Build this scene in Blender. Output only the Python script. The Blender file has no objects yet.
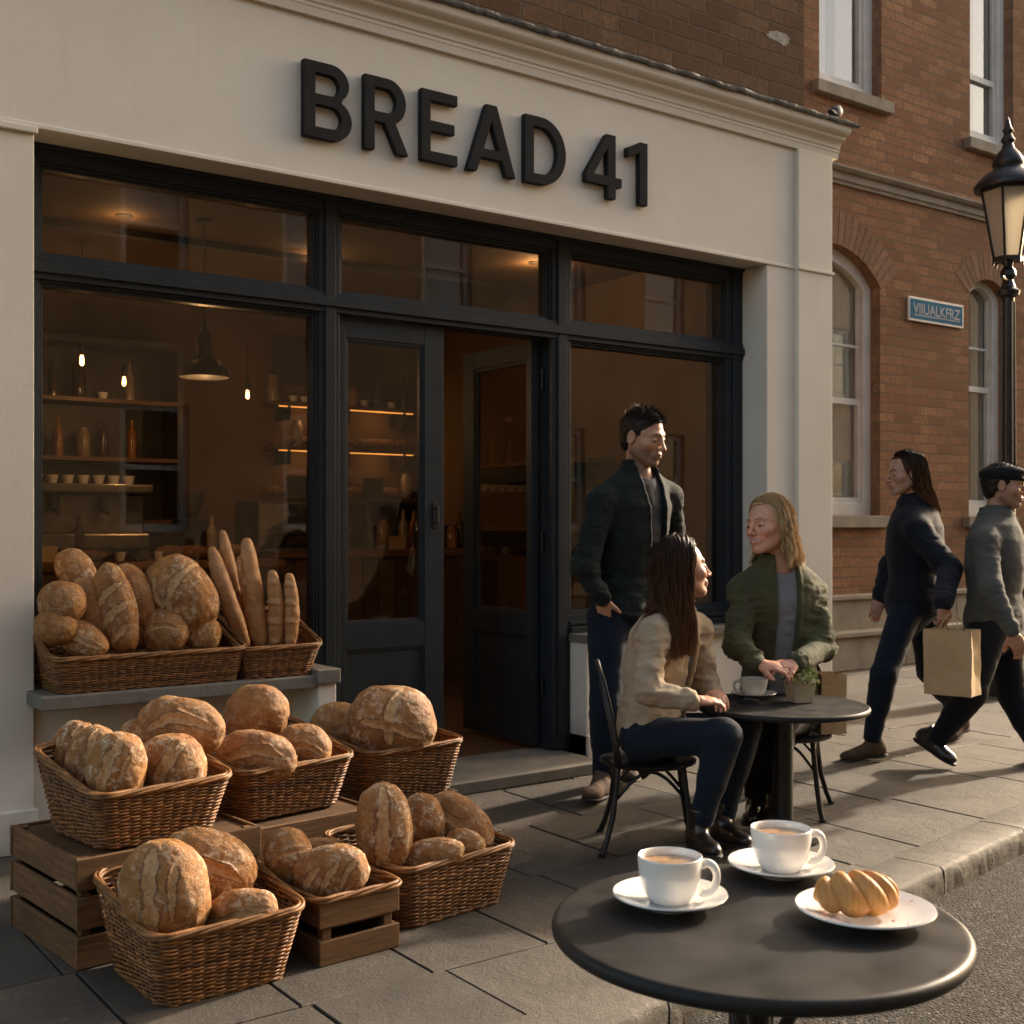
import bpy, bmesh, math, random
import numpy as np
from mathutils import Vector, Matrix, Euler
SC = bpy.context.scene
COL = SC.collection
PI = math.pi
rad = math.radians
RNG = np.random.default_rng(41)
random.seed(41)

# ------------------------------------------------------------------ camera frame (the shop front is the plane y = 0)
FPX, CAM_H, CAM_D, HOR = 1200.0, 1.30, 5.0, 525.0
YAW = math.atan2(.5864, .81)
RV = np.array([math.cos(YAW), -math.sin(YAW), 0.0])
FV = np.array([math.sin(YAW), math.cos(YAW), 0.0])
CP = np.array([0.0, -CAM_D, CAM_H])
def camxy(px, py, Z):               # (right, depth, height) of a point seen at px,py at distance Z
    return np.array([(px - 512) / FPX * Z, Z, CAM_H - (py - HOR) / FPX * Z])
def at(px, py, Z):
    c = camxy(px, py, Z)
    p = CP + RV * c[0] + FV * c[1]
    return np.array([p[0], p[1], c[2]])

# ------------------------------------------------------------------ noise
_perm = RNG.random((64, 64, 64)).astype(np.float32) * 2 - 1
def vnoise(P):
    P = np.asarray(P, dtype=np.float64)
    i = np.floor(P).astype(np.int64); fr = P - i; fr = fr * fr * (3 - 2 * fr)
    i0 = i & 63; i1 = (i + 1) & 63
    x0, y0, z0 = i0[:, 0], i0[:, 1], i0[:, 2]; x1, y1, z1 = i1[:, 0], i1[:, 1], i1[:, 2]
    fx, fy, fz = fr[:, 0], fr[:, 1], fr[:, 2]
    g = _perm
    a = g[x0, y0, z0] * (1 - fx) + g[x1, y0, z0] * fx
    b = g[x0, y1, z0] * (1 - fx) + g[x1, y1, z0] * fx
    c = g[x0, y0, z1] * (1 - fx) + g[x1, y0, z1] * fx
    d = g[x0, y1, z1] * (1 - fx) + g[x1, y1, z1] * fx
    return (a * (1 - fy) + b * fy) * (1 - fz) + (c * (1 - fy) + d * fy) * fz
def fbm(P, o=3):
    s = 0; a = 1.0; P = np.asarray(P, float)
    for k in range(o):
        s = s + a * vnoise(P * (2 ** k) + 17.3 * k); a *= .5
    return s

# ------------------------------------------------------------------ objects and tags
def tag(o, label=None, cat=None, group=None, kind=None):
    if label: o['label'] = label
    if cat: o['category'] = cat
    if group: o['group'] = group
    if kind: o['kind'] = kind
    return o
def empty(name, loc=(0, 0, 0), rz=0, label=None, cat=None, group=None):
    o = bpy.data.objects.new(name, None); COL.objects.link(o)
    o.location = loc; o.rotation_euler = (0, 0, rz); o.empty_display_size = .1
    return tag(o, label, cat, group)
class MB:
    def __init__(s): s.v = []; s.f = []; s.n = 0; s.c = []
    def add(s, v, f, col=None):
        v = np.asarray(v, float).reshape(-1, 3)
        s.v.append(v)
        off = s.n
        for q in f: s.f.append([int(k) + off for k in q])
        s.c.append(np.tile(np.array(col if col is not None else (1, 1, 1), float), (len(v), 1)) if (col is None or np.ndim(col) == 1) else np.asarray(col))
        s.n += len(v)
    def box(s, x0, x1, y0, y1, z0, z1, col=None, M=None):
        v = np.array([(x, y, z) for x in (x0, x1) for y in (y0, y1) for z in (z0, z1)], float)
        if M is not None: v = xf(M, v)
        s.add(v, [(0, 1, 3, 2), (4, 6, 7, 5), (0, 4, 5, 1), (2, 3, 7, 6), (0, 2, 6, 4), (1, 5, 7, 3)], col)
    def bar(s, a, b, w, h, col=None, up=(0, 0, 1)):
        a = np.array(a, float); b = np.array(b, float); d = b - a; L = np.linalg.norm(d); d /= L
        u = np.array(up, float)
        if abs(d @ u) > .95: u = np.array([1., 0, 0])
        x = np.cross(d, u); x /= np.linalg.norm(x); z = np.cross(x, d)
        v = [p + sx * x * w / 2 + sz * z * h / 2 for p in (a, b) for sx in (-1, 1) for sz in (-1, 1)]
        s.add(v, [(0, 1, 3, 2), (4, 6, 7, 5), (0, 4, 5, 1), (2, 3, 7, 6), (0, 2, 6, 4), (1, 5, 7, 3)], col)
    def tube(s, pts, r, k=8, closed=False, col=None, caps=True, flat=1.0):
        P = np.asarray(pts, float); n = len(P)
        r = np.full(n, r, float) if np.ndim(r) == 0 else np.asarray(r, float)
        T = np.roll(P, -1, 0) - np.roll(P, 1, 0)
        if not closed: T[0] = P[1] - P[0]; T[-1] = P[-1] - P[-2]
        T /= (np.linalg.norm(T, axis=1)[:, None] + 1e-12)
        u = np.array([0, 0, 1.]) if abs(T[0][2]) < .9 else np.array([1., 0, 0])
        N = np.zeros_like(P); N[0] = u - T[0] * (u @ T[0]); N[0] /= np.linalg.norm(N[0])
        for i in range(1, n):
            q = N[i - 1] - T[i] * (N[i - 1] @ T[i]); N[i] = q / (np.linalg.norm(q) + 1e-12)
        B = np.cross(T, N)
        a = np.arange(k) * 2 * PI / k
        V = P[:, None] + r[:, None, None] * (np.cos(a)[None, :, None] * N[:, None] + flat * np.sin(a)[None, :, None] * B[:, None])
        F = []
        m = n if closed else n - 1
        for i in range(m):
            i2 = (i + 1) % n
            for j in range(k):
                j2 = (j + 1) % k
                F.append((i * k + j, i * k + j2, i2 * k + j2, i2 * k + j))
        if caps and not closed:
            F.append(tuple(range(k))[::-1]); F.append(tuple((n - 1) * k + j for j in range(k)))
        s.add(V.reshape(-1, 3), F, col)
    def lathe(s, prof, k=32, c=(0, 0), col=None, sq=0.0, M=None):
        P = np.asarray(prof, float); n = len(P); a = np.arange(k) * 2 * PI / k
        V = np.zeros((n, k, 3))
        V[:, :, 0] = c[0] + P[:, 0:1] * np.cos(a)[None]; V[:, :, 1] = c[1] + P[:, 0:1] * np.sin(a)[None]; V[:, :, 2] = P[:, 1:2]
        V = V.reshape(-1, 3)
        if M is not None: V = xf(M, V)
        F = [(i * k + j, i * k + (j + 1) % k, (i + 1) * k + (j + 1) % k, (i + 1) * k + j) for i in range(n - 1) for j in range(k)]
        F.append(tuple(range(k))[::-1]); F.append(tuple((n - 1) * k + j for j in range(k)))
        s.add(V, F, col)
    def build(s, name, mat, parent=None, smooth=False, bevel=0, seg=2, sharp=None):
        me = bpy.data.meshes.new(name)
        V = np.concatenate(s.v) if s.v else np.zeros((0, 3))
        me.from_pydata(V.tolist(), [], s.f); me.update()
        if s.c:
            at_ = me.color_attributes.new('Col', 'FLOAT_COLOR', 'POINT')
            C = np.concatenate(s.c); C4 = np.ones((len(C), 4), np.float32); C4[:, :3] = C[:, :3]
            at_.data.foreach_set('color', C4.ravel())
        bm = bmesh.new(); bm.from_mesh(me); bmesh.ops.recalc_face_normals(bm, faces=bm.faces)
        bm.to_mesh(me); bm.free()
        if smooth:
            me.polygons.foreach_set('use_smooth', [True] * len(me.polygons))
            if sharp: me.set_sharp_from_angle(angle=rad(sharp))
        o = bpy.data.objects.new(name, me); COL.objects.link(o)
        if mat is not None: me.materials.append(mat)
        if parent is not None: o.parent = parent
        if bevel:
            m = o.modifiers.new('b', 'BEVEL'); m.width = bevel; m.segments = seg; m.limit_method = 'ANGLE'; m.angle_limit = rad(40)
        return o
def xf(M, v):
    v = np.asarray(v, float); M = np.array(M)
    return v @ M[:3, :3].T + M[:3, 3]
def place(o, loc, rz=0, parent=None):
    o.location = loc; o.rotation_euler = (0, 0, rz)
    if parent is not None: o.parent = parent
    return o
def copy_tree(o, parent=None):
    kids = [c for c in bpy.data.objects if c.parent == o]
    c = o.copy(); COL.objects.link(c)
    if parent is not None: c.parent = parent
    for ch in kids: copy_tree(ch, c)
    return c

# ------------------------------------------------------------------ materials
def newmat(name):
    m = bpy.data.materials.new(name); m.use_nodes = True
    nt = m.node_tree; b = nt.nodes['Principled BSDF']
    return m, nt, b
def N(nt, t, **k):
    n = nt.nodes.new(t)
    for a, v in k.items():
        if a in ('op',): n.operation = v
        elif a == 'ins':
            for i, x in v.items(): n.inputs[i].default_value = x
        else: setattr(n, a, v)
    return n
def ramp(nt, fac, stops):
    r = nt.nodes.new('ShaderNodeValToRGB'); e = r.color_ramp.elements
    while len(e) < len(stops): e.new(.5)
    for q, (p, c) in zip(e, stops): q.position = p; q.color = (*c, 1) if len(c) == 3 else c
    nt.links.new(fac, r.inputs[0]); return r.outputs[0]
def noise(nt, vec, sc, det=4, rough=.55, dist=0):
    n = nt.nodes.new('ShaderNodeTexNoise'); n.inputs['Scale'].default_value = sc; n.inputs['Detail'].default_value = det
    n.inputs['Roughness'].default_value = rough; n.inputs['Distortion'].default_value = dist
    if vec is not None: nt.links.new(vec, n.inputs['Vector'])
    return n.outputs['Fac']
def mixc(nt, fac, a, b, mode='MIX'):
    n = nt.nodes.new('ShaderNodeMix'); n.data_type = 'RGBA'; n.blend_type = mode; n.clamp_factor = True
    for s, v in ((0, fac), (6, a), (7, b)):
        if isinstance(v, (int, float)): n.inputs[s].default_value = v
        elif isinstance(v, tuple): n.inputs[s].default_value = (*v, 1) if len(v) == 3 else v
        else: nt.links.new(v, n.inputs[s])
    return n.outputs[2]
def math_(nt, op, a, b=0.0, c=None):
    n = nt.nodes.new('ShaderNodeMath'); n.operation = op
    for i, v in enumerate((a, b) if c is None else (a, b, c)):
        if isinstance(v, (int, float)): n.inputs[i].default_value = v
        else: nt.links.new(v, n.inputs[i])
    return n.outputs[0]
def bump(nt, b, h, st=.3, dist=.01):
    n = nt.nodes.new('ShaderNodeBump'); n.inputs['Strength'].default_value = st; n.inputs['Distance'].default_value = dist
    nt.links.new(h, n.inputs['Height']); nt.links.new(n.outputs[0], b.inputs['Normal'])
def objvec(nt, scale=None):
    tc = nt.nodes.new('ShaderNodeTexCoord')
    if scale is None: return tc.outputs['Object']
    m = nt.nodes.new('ShaderNodeMapping'); m.inputs['Scale'].default_value = scale; nt.links.new(tc.outputs['Object'], m.inputs[0]); return m.outputs[0]
def simple(name, c1, c2=None, sc=6, rough=.5, metal=0, bs=0, bsc=60, bd=.003, vcol=False, det=4, coat=0, rvar=0, spec=None):
    m, nt, b = newmat(name); v = objvec(nt)
    c2 = c2 or tuple(x * .8 for x in c1)
    f = noise(nt, v, sc, det)
    col = ramp(nt, f, [(.3, c2), (.7, c1)])
    if vcol:
        a = nt.nodes.new('ShaderNodeVertexColor'); a.layer_name = 'Col'
        col = mixc(nt, 1.0, col, a.outputs[0], 'MULTIPLY')
    nt.links.new(col, b.inputs['Base Color'])
    b.inputs['Roughness'].default_value = rough; b.inputs['Metallic'].default_value = metal
    if spec is not None: b.inputs['Specular IOR Level'].default_value = spec
    if coat: b.inputs['Coat Weight'].default_value = coat; b.inputs['Coat Roughness'].default_value = .15
    if rvar:
        rr = noise(nt, v, sc * 3, 5); mr = nt.nodes.new('ShaderNodeMapRange'); nt.links.new(rr, mr.inputs[0])
        mr.inputs[1].default_value = .3; mr.inputs[2].default_value = .7
        mr.inputs[3].default_value = max(0, rough - rvar); mr.inputs[4].default_value = rough + rvar; nt.links.new(mr.outputs[0], b.inputs['Roughness'])
    if bs: bump(nt, b, noise(nt, v, bsc, 5), bs, bd)
    return m
MT = {}
def mat_stucco():
    m, nt, b = newmat('cream_render'); v = objvec(nt)
    n1 = noise(nt, v, 1.3, 6, .6); n2 = noise(nt, v, 9, 6, .6)
    c = ramp(nt, n1, [(.3, (.76, .70, .60)), (.7, (.85, .80, .70))])
    c = mixc(nt, math_(nt, 'MULTIPLY', n2, .35), c, (.66, .61, .52))
    mp = N(nt, 'ShaderNodeMapping'); mp.inputs['Scale'].default_value = (14, 14, .7); nt.links.new(v, mp.inputs[0])
    st = noise(nt, mp.outputs[0], 1.0, 5, .6)
    c = mixc(nt, ramp(nt, st, [(.6, (0, 0, 0)), (.85, (.16, .16, .16))]), c, (.36, .32, .26))
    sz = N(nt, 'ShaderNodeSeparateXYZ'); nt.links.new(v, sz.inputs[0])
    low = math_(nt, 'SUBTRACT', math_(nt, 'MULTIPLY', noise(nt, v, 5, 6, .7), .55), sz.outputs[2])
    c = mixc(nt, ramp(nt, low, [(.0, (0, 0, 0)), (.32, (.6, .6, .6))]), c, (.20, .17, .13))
    c = mixc(nt, ramp(nt, noise(nt, v, 3.2, 8, .75, .8), [(.60, (0, 0, 0)), (.78, (.30, .30, .30))]), c, (.40, .35, .28))
    nt.links.new(c, b.inputs['Base Color']); b.inputs['Roughness'].default_value = .92; b.inputs['Specular IOR Level'].default_value = .12
    bump(nt, b, math_(nt, 'ADD', noise(nt, v, 160, 4, .6), math_(nt, 'MULTIPLY', noise(nt, v, 6, 3), 2.0)), .28, .003)
    return m
def mat_brick(name, cols, mortar, seed=0):
    m, nt, b = newmat(name); tc = N(nt, 'ShaderNodeTexCoord')
    sp = N(nt, 'ShaderNodeSeparateXYZ'); nt.links.new(tc.outputs['Object'], sp.inputs[0])
    cb = N(nt, 'ShaderNodeCombineXYZ')
    nt.links.new(math_(nt, 'ADD', sp.outputs[0], sp.outputs[1]), cb.inputs[0]); nt.links.new(sp.outputs[2], cb.inputs[1])
    cb.inputs[2].default_value = seed
    # wobble so that no course is ruler straight
    nz = N(nt, 'ShaderNodeTexNoise'); nz.inputs['Scale'].default_value = 6; nz.inputs['Detail'].default_value = 3
    nt.links.new(cb.outputs[0], nz.inputs['Vector'])
    wv = N(nt, 'ShaderNodeVectorMath', operation='MULTIPLY_ADD'); nt.links.new(nz.outputs['Color'], wv.inputs[0]); wv.inputs[1].default_value = (.034, .034, 0)
    nt.links.new(cb.outputs[0], wv.inputs[2])
    br = N(nt, 'ShaderNodeTexBrick'); nt.links.new(wv.outputs[0], br.inputs['Vector'])
    br.inputs['Scale'].default_value = 1; br.inputs['Brick Width'].default_value = .27; br.inputs['Row Height'].default_value = .092
    br.inputs['Mortar Size'].default_value = .0085; br.inputs['Mortar Smooth'].default_value = .35; br.inputs['Bias'].default_value = 0
    br.inputs['Color1'].default_value = (0, 0, 0, 1); br.inputs['Color2'].default_value = (1, 1, 1, 1); br.inputs['Mortar'].default_value = (.5, .5, .5, 1)
    c = ramp(nt, br.outputs['Color'], [(0, cols[0]), (.35, cols[1]), (.7, cols[2]), (1, cols[3])])
    v = tc.outputs['Object']
    c = mixc(nt, ramp(nt, noise(nt, v, 22, 7, .7), [(.35, (0, 0, 0)), (.7, (.85, .85, .85))]), c, tuple(x * .5 for x in cols[1]))
    c = mixc(nt, ramp(nt, noise(nt, v, .9, 7, .7), [(.38, (0, 0, 0)), (.7, (.85, .85, .85))]), c, tuple(x * .45 for x in cols[2]))
    c = mixc(nt, ramp(nt, noise(nt, v, 2.6, 5, .7), [(.62, (0, 0, 0)), (.85, (.35, .35, .35))]), c, (.36, .31, .24))
    c = mixc(nt, br.outputs['Fac'], c, mortar)
    nt.links.new(c, b.inputs['Base Color']); b.inputs['Roughness'].default_value = .95; b.inputs['Specular IOR Level'].default_value = .1
    h = math_(nt, 'SUBTRACT', math_(nt, 'MULTIPLY', noise(nt, v, 70, 5, .65), .5), math_(nt, 'MULTIPLY', br.outputs['Fac'], 1.1))
    h = math_(nt, 'ADD', h, math_(nt, 'MULTIPLY', br.outputs['Color'], .25))
    bump(nt, b, h, .9, .012)
    return m
def mat_wicker():
    m, nt, b = newmat('wicker'); v = objvec(nt)
    a = nt.nodes.new('ShaderNodeVertexColor'); a.layer_name = 'Col'
    c = ramp(nt, noise(nt, v, 40, 4), [(.3, (.16, .066, .017)), (.7, (.36, .165, .047))])
    c = mixc(nt, 1.0, c, a.outputs[0], 'MULTIPLY')
    nt.links.new(c, b.inputs['Base Color']); b.inputs['Roughness'].default_value = .5
    bump(nt, b, noise(nt, v, 260, 3), .3, .002)
    return m
def mat_bread():
    m, nt, b = newmat('bread_crust'); tc = N(nt, 'ShaderNodeTexCoord'); v = tc.outputs['Object']
    a = nt.nodes.new('ShaderNodeVertexColor'); a.layer_name = 'Col'
    sp = N(nt, 'ShaderNodeSeparateColor'); nt.links.new(a.outputs[0], sp.inputs[0])   # R slash, G flour, B tone
    oi = N(nt, 'ShaderNodeObjectInfo')
    base = ramp(nt, noise(nt, v, 16, 6, .65), [(.28, (.11, .036, .005)), (.5, (.34, .135, .024)), (.75, (.54, .28, .072))])
    base = mixc(nt, sp.outputs[2], base, (.42, .19, .044))
    dark = mixc(nt, math_(nt, 'MULTIPLY', oi.outputs['Random'], .30), base, (.22, .085, .025))
    sl = ramp(nt, noise(nt, v, 60, 5, .7), [(.3, (.44, .22, .075)), (.7, (.66, .42, .19))])
    c = mixc(nt, ramp(nt, sp.outputs[0], [(.0, (0, 0, 0)), (.12, (.9, .9, .9)), (.3, (1, 1, 1))]), dark, mixc(nt, ramp(nt, sp.outputs[0], [(.25, (0, 0, 0)), (.65, (1, 1, 1))]), (.14, .05, .013), sl))
    nf = noise(nt, v, 42, 8, .78, .6)
    fl = math_(nt, 'MULTIPLY', ramp(nt, nf, [(.49, (0, 0, 0)), (.60, (1, 1, 1))]), sp.outputs[1])
    c = mixc(nt, math_(nt, 'MULTIPLY', fl, .80), c, (.80, .67, .47))
    crk = ramp(nt, noise(nt, v, 75, 6, .75, .3), [(.36, (.55, .55, .55)), (.46, (0, 0, 0))]); c = mixc(nt, crk, c, (.24, .09, .022))
    fleck = ramp(nt, noise(nt, v, 240, 3, .7), [(.6, (0, 0, 0)), (.72, (.5, .5, .5))])
    c = mixc(nt, math_(nt, 'MULTIPLY', fleck, sp.outputs[1]), c, (.72, .62, .48))
    nt.links.new(c, b.inputs['Base Color']); b.inputs['Roughness'].default_value = .62
    b.inputs['Subsurface Weight'].default_value = 0
    h = math_(nt, 'ADD', noise(nt, v, 50, 8, .75, .4), math_(nt, 'MULTIPLY', noise(nt, v, 170, 4, .7), .45))
    bump(nt, b, h, .85, .008)
    return m
def mat_paving(name='paving_stone', c1=(.145, .122, .094), c2=(.058, .049, .038)):
    m, nt, b = newmat(name); v = objvec(nt)
    a = nt.nodes.new('ShaderNodeVertexColor'); a.layer_name = 'Col'
    c = ramp(nt, noise(nt, v, 2.2, 7, .65), [(.3, c2), (.7, c1)])
    c = mixc(nt, ramp(nt, noise(nt, v, 90, 4, .8), [(.35, (0, 0, 0)), (.8, (.6, .6, .6))]), c, tuple(x * .5 for x in c2))
    c = mixc(nt, ramp(nt, noise(nt, v, 5, 6, .7, .5), [(.55, (0, 0, 0)), (.8, (.55, .55, .55))]), c, (.075, .062, .05))
    vo = N(nt, 'ShaderNodeTexVoronoi'); vo.inputs['Scale'].default_value = 2.3; nt.links.new(v, vo.inputs['Vector'])
    c = mixc(nt, ramp(nt, vo.outputs['Distance'], [(.035, (.55, .55, .55)), (.05, (0, 0, 0))]), c, (.07, .062, .052))
    c = mixc(nt, ramp(nt, noise(nt, v, .8, 6, .65, .4), [(.45, (0, 0, 0)), (.7, (.45, .45, .45))]), c, (.10, .082, .06))
    c = mixc(nt, ramp(nt, noise(nt, v, 34, 6, .8), [(.58, (0, 0, 0)), (.75, (.35, .35, .35))]), c, (.26, .225, .18))
    c = mixc(nt, 1.0, c, a.outputs[0], 'MULTIPLY')
    nt.links.new(c, b.inputs['Base Color'])
    rr = N(nt, 'ShaderNodeMapRange'); nt.links.new(noise(nt, v, 3, 5), rr.inputs[0]); rr.inputs[3].default_value = .5; rr.inputs[4].default_value = .95
    nt.links.new(rr.outputs[0], b.inputs['Roughness'])
    bump(nt, b, math_(nt, 'ADD', noise(nt, v, 14, 8, .72), math_(nt, 'MULTIPLY', noise(nt, v, 110, 5, .75), .45)), 1.0, .011)
    return m
def mat_asphalt():
    m, nt, b = newmat('asphalt'); v = objvec(nt)
    vo = N(nt, 'ShaderNodeTexVoronoi'); vo.inputs['Scale'].default_value = 95; nt.links.new(v, vo.inputs['Vector'])
    sp = N(nt, 'ShaderNodeSeparateColor'); nt.links.new(vo.outputs['Color'], sp.inputs[0])
    c = ramp(nt, sp.outputs[0], [(0, (.011, .010, .009)), (.5, (.029, .026, .022)), (.85, (.058, .052, .044)), (1, (.13, .118, .10))])
    c = mixc(nt, ramp(nt, noise(nt, v, 1.6, 5), [(.4, (0, 0, 0)), (.75, (.6, .6, .6))]), c, (.05, .044, .036))
    nt.links.new(c, b.inputs['Base Color']); b.inputs['Roughness'].default_value = .9; b.inputs['Specular IOR Level'].default_value = .2
    h = math_(nt, 'MULTIPLY', math_(nt, 'SUBTRACT', 1.0, vo.outputs['Distance']), 1.0)
    bump(nt, b, math_(nt, 'ADD', h, math_(nt, 'MULTIPLY', noise(nt, v, 25, 5), .8)), .8, .006)
    return m
def mat_wood(name, c1, c2, scale=(2, 30, 30), rough=.6, vcol=True):
    m, nt, b = newmat(name); v = objvec(nt, scale)
    n1 = noise(nt, v, 1.5, 6, .65, .8)
    c = ramp(nt, n1, [(.3, c2), (.7, c1)])
    c = mixc(nt, ramp(nt, noise(nt, objvec(nt), 5, 4), [(.5, (0, 0, 0)), (.8, (.5, .5, .5))]), c, tuple(x * .5 for x in c2))
    if vcol:
        a = nt.nodes.new('ShaderNodeVertexColor'); a.layer_name = 'Col'; c = mixc(nt, 1.0, c, a.outputs[0], 'MULTIPLY')
    nt.links.new(c, b.inputs['Base Color']); b.inputs['Roughness'].default_value = rough
    bump(nt, b, n1, .4, .003)
    return m
def mat_glass(name='window_glass', tint=(.80, .74, .66), ior=1.5, minr=0.0):
    m, nt, b = newmat(name); nt.nodes.remove(b)
    out = nt.nodes['Material Output']
    t = N(nt, 'ShaderNodeBsdfTransparent'); t.inputs[0].default_value = (*tint, 1)
    g = N(nt, 'ShaderNodeBsdfGlossy'); g.inputs['Roughness'].default_value = .015; g.inputs[0].default_value = (.95, .95, .95, 1)
    fr = N(nt, 'ShaderNodeFresnel'); fr.inputs[0].default_value = ior
    nv = noise(nt, objvec(nt), 1.1, 2)
    bn = nt.nodes.new('ShaderNodeBump'); bn.inputs['Strength'].default_value = .05; bn.inputs['Distance'].default_value = .01
    nt.links.new(nv, bn.inputs['Height']); nt.links.new(bn.outputs[0], g.inputs['Normal'])
    mx = N(nt, 'ShaderNodeMixShader')
    ge = N(nt, 'ShaderNodeNewGeometry')
    f = math_(nt, 'MULTIPLY', math_(nt, 'ADD', math_(nt, 'MULTIPLY', fr.outputs[0], 1.55), minr), math_(nt, 'SUBTRACT', 1.0, ge.outputs['Backfacing']))
    nt.links.new(f, mx.inputs[0]); nt.links.new(t.outputs[0], mx.inputs[1]); nt.links.new(g.outputs[0], mx.inputs[2])
    nt.links.new(mx.outputs[0], out.inputs[0])
    return m
def mat_emit(name, col, st):
    m, nt, b = newmat(name); b.inputs['Emission Color'].default_value = (*col, 1); b.inputs['Emission Strength'].default_value = st
    b.inputs['Base Color'].default_value = (*col, 1)
    return m
def mat_skin():
    m, nt, b = newmat('skin'); v = objvec(nt)
    a = nt.nodes.new('ShaderNodeVertexColor'); a.layer_name = 'Col'
    f = ramp(nt, noise(nt, v, 60, 4), [(.3, (.86, .82, .80)), (.7, (1.05, 1.03, 1.02))])
    c = mixc(nt, 1.0, f, a.outputs[0], 'MULTIPLY')
    nt.links.new(c, b.inputs['Base Color']); b.inputs['Roughness'].default_value = .48
    b.inputs['Subsurface Weight'].default_value = .12; b.inputs['Subsurface Radius'].default_value = (.02, .008, .004); b.inputs['Subsurface Scale'].default_value = .3
    bump(nt, b, noise(nt, v, 500, 3), .15, .001)
    return m
def mat_cloth(name, c1, rough=.85, weave=420, sheen=.06, c2=None):
    m, nt, b = newmat(name); v = objvec(nt)
    c = ramp(nt, noise(nt, v, 7, 5), [(.3, c2 or tuple(x * .7 for x in c1)), (.7, c1)])
    a = nt.nodes.new('ShaderNodeVertexColor'); a.layer_name = 'Col'; c = mixc(nt, 1.0, c, a.outputs[0], 'MULTIPLY')
    nt.links.new(c, b.inputs['Base Color']); b.inputs['Roughness'].default_value = rough
    b.inputs['Sheen Weight'].default_value = sheen; b.inputs['Sheen Roughness'].default_value = .5; b.inputs['Specular IOR Level'].default_value = .25
    bump(nt, b, math_(nt, 'ADD', noise(nt, v, weave, 2), math_(nt, 'MULTIPLY', noise(nt, v, 26, 4, .6, .8), 1.5)), .45, .004)
    return m
def mat_hair(name, c1, c2):
    m, nt, b = newmat(name)
    a = nt.nodes.new('ShaderNodeVertexColor'); a.layer_name = 'Col'
    c = mixc(nt, a.outputs[0], c2, c1)
    nt.links.new(c, b.inputs['Base Color']); b.inputs['Roughness'].default_value = .5; b.inputs['Specular IOR Level'].default_value = .22
    return m
MT['stucco'] = mat_stucco()
MT['brick'] = mat_brick('red_brick', [(.23, .112, .064), (.34, .18, .102), (.44, .245, .14), (.27, .13, .074)], (.21, .145, .10))
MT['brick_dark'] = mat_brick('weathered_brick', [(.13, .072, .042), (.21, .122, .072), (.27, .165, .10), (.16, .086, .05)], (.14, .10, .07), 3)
MT['wicker'] = mat_wicker(); MT['bread'] = mat_bread(); MT['paving'] = mat_paving()
MT['kerb'] = mat_paving('kerb_granite', (.17, .15, .12), (.075, .066, .053)); MT['asphalt'] = mat_asphalt()
MT['frame'] = simple('anthracite_paint', (.027, .033, .039), (.020, .025, .030), 5, .46, spec=.22, bs=.1, bsc=40, rvar=.08)
MT['letter'] = simple('charcoal_letter', (.030, .030, .031), (.021, .021, .022), 8, .85, spec=.14, bs=.1, bsc=90)
MT['glass'] = mat_glass('window_glass', (.90, .87, .82))
MT['glass_far'] = mat_glass('sash_glass', (.88, .88, .86), 1.5, .11)
MT['stone'] = simple('weathered_stone', (.30, .26, .20), (.19, .165, .13), 5, .85, bs=.6, bsc=45, bd=.006, det=7)
MT['ledge'] = simple('grey_ledge_stone', (.22, .20, .165), (.13, .12, .10), 6, .8, bs=.5, bsc=50, bd=.005, det=7)
MT['lead'] = simple('lead_flashing', (.10, .095, .088), (.035, .032, .03), 14, .75, bs=.9, bsc=30, bd=.012, det=8)
MT['crate'] = mat_wood('crate_wood', (.25, .125, .045), (.09, .043, .015), (3, 3, 40), .7)
MT['crateb'] = mat_wood('crate_slat_wood', (.23, .115, .042), (.08, .038, .014), (4, 4, 45), .72)
MT['floorwood'] = mat_wood('floor_boards', (.15, .08, .036), (.075, .038, .018), (3, 40, 3), .45)
MT['white'] = simple('white_glaze', (.80, .78, .74), (.77, .75, .71), 4, .12, coat=.4)
MT['sash'] = simple('white_sash_paint', (.68, .66, .61), (.56, .54, .49), 6, .45, bs=.15, bsc=50)
MT['black'] = simple('black_metal', (.022, .022, .023), (.013, .013, .014), 10, .38, metal=.3, bs=.08, bsc=60, rvar=.1)
MT['table'] = simple('dark_table_top', (.022, .021, .020), (.014, .0135, .013), 4, .5, spec=.22, bs=.12, bsc=80, bd=.001, rvar=.12, det=7)
MT['dark'] = simple('dark_fitting', (.03, .024, .018), (.015, .012, .01), 5, .5)
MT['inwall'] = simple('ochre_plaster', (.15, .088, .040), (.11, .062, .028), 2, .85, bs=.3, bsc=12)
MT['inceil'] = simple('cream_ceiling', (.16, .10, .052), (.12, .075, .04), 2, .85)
MT['inwood'] = mat_wood('shelf_wood', (.17, .09, .04), (.085, .042, .02), (3, 20, 20), .5)
MT['steel'] = simple('brushed_steel', (.22, .20, .17), (.14, .13, .11), 12, .3, metal=.9)
MT['skin'] = mat_skin()
MT['paper'] = simple('kraft_paper', (.60, .42, .23), (.48, .33, .17), 3, .75, bs=.5, bsc=14, bd=.01)
MT['coffee'] = simple('coffee_crema', (.52, .34, .19), (.30, .16, .07), 45, .25, coat=.3)
MT['leaf'] = simple('leaf', (.26, .32, .11), (.14, .20, .06), 60, .5, vcol=True)
MT['eye'] = simple('eye', (1, 1, 1), (.95, .95, .95), 4, .15, vcol=True)
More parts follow.
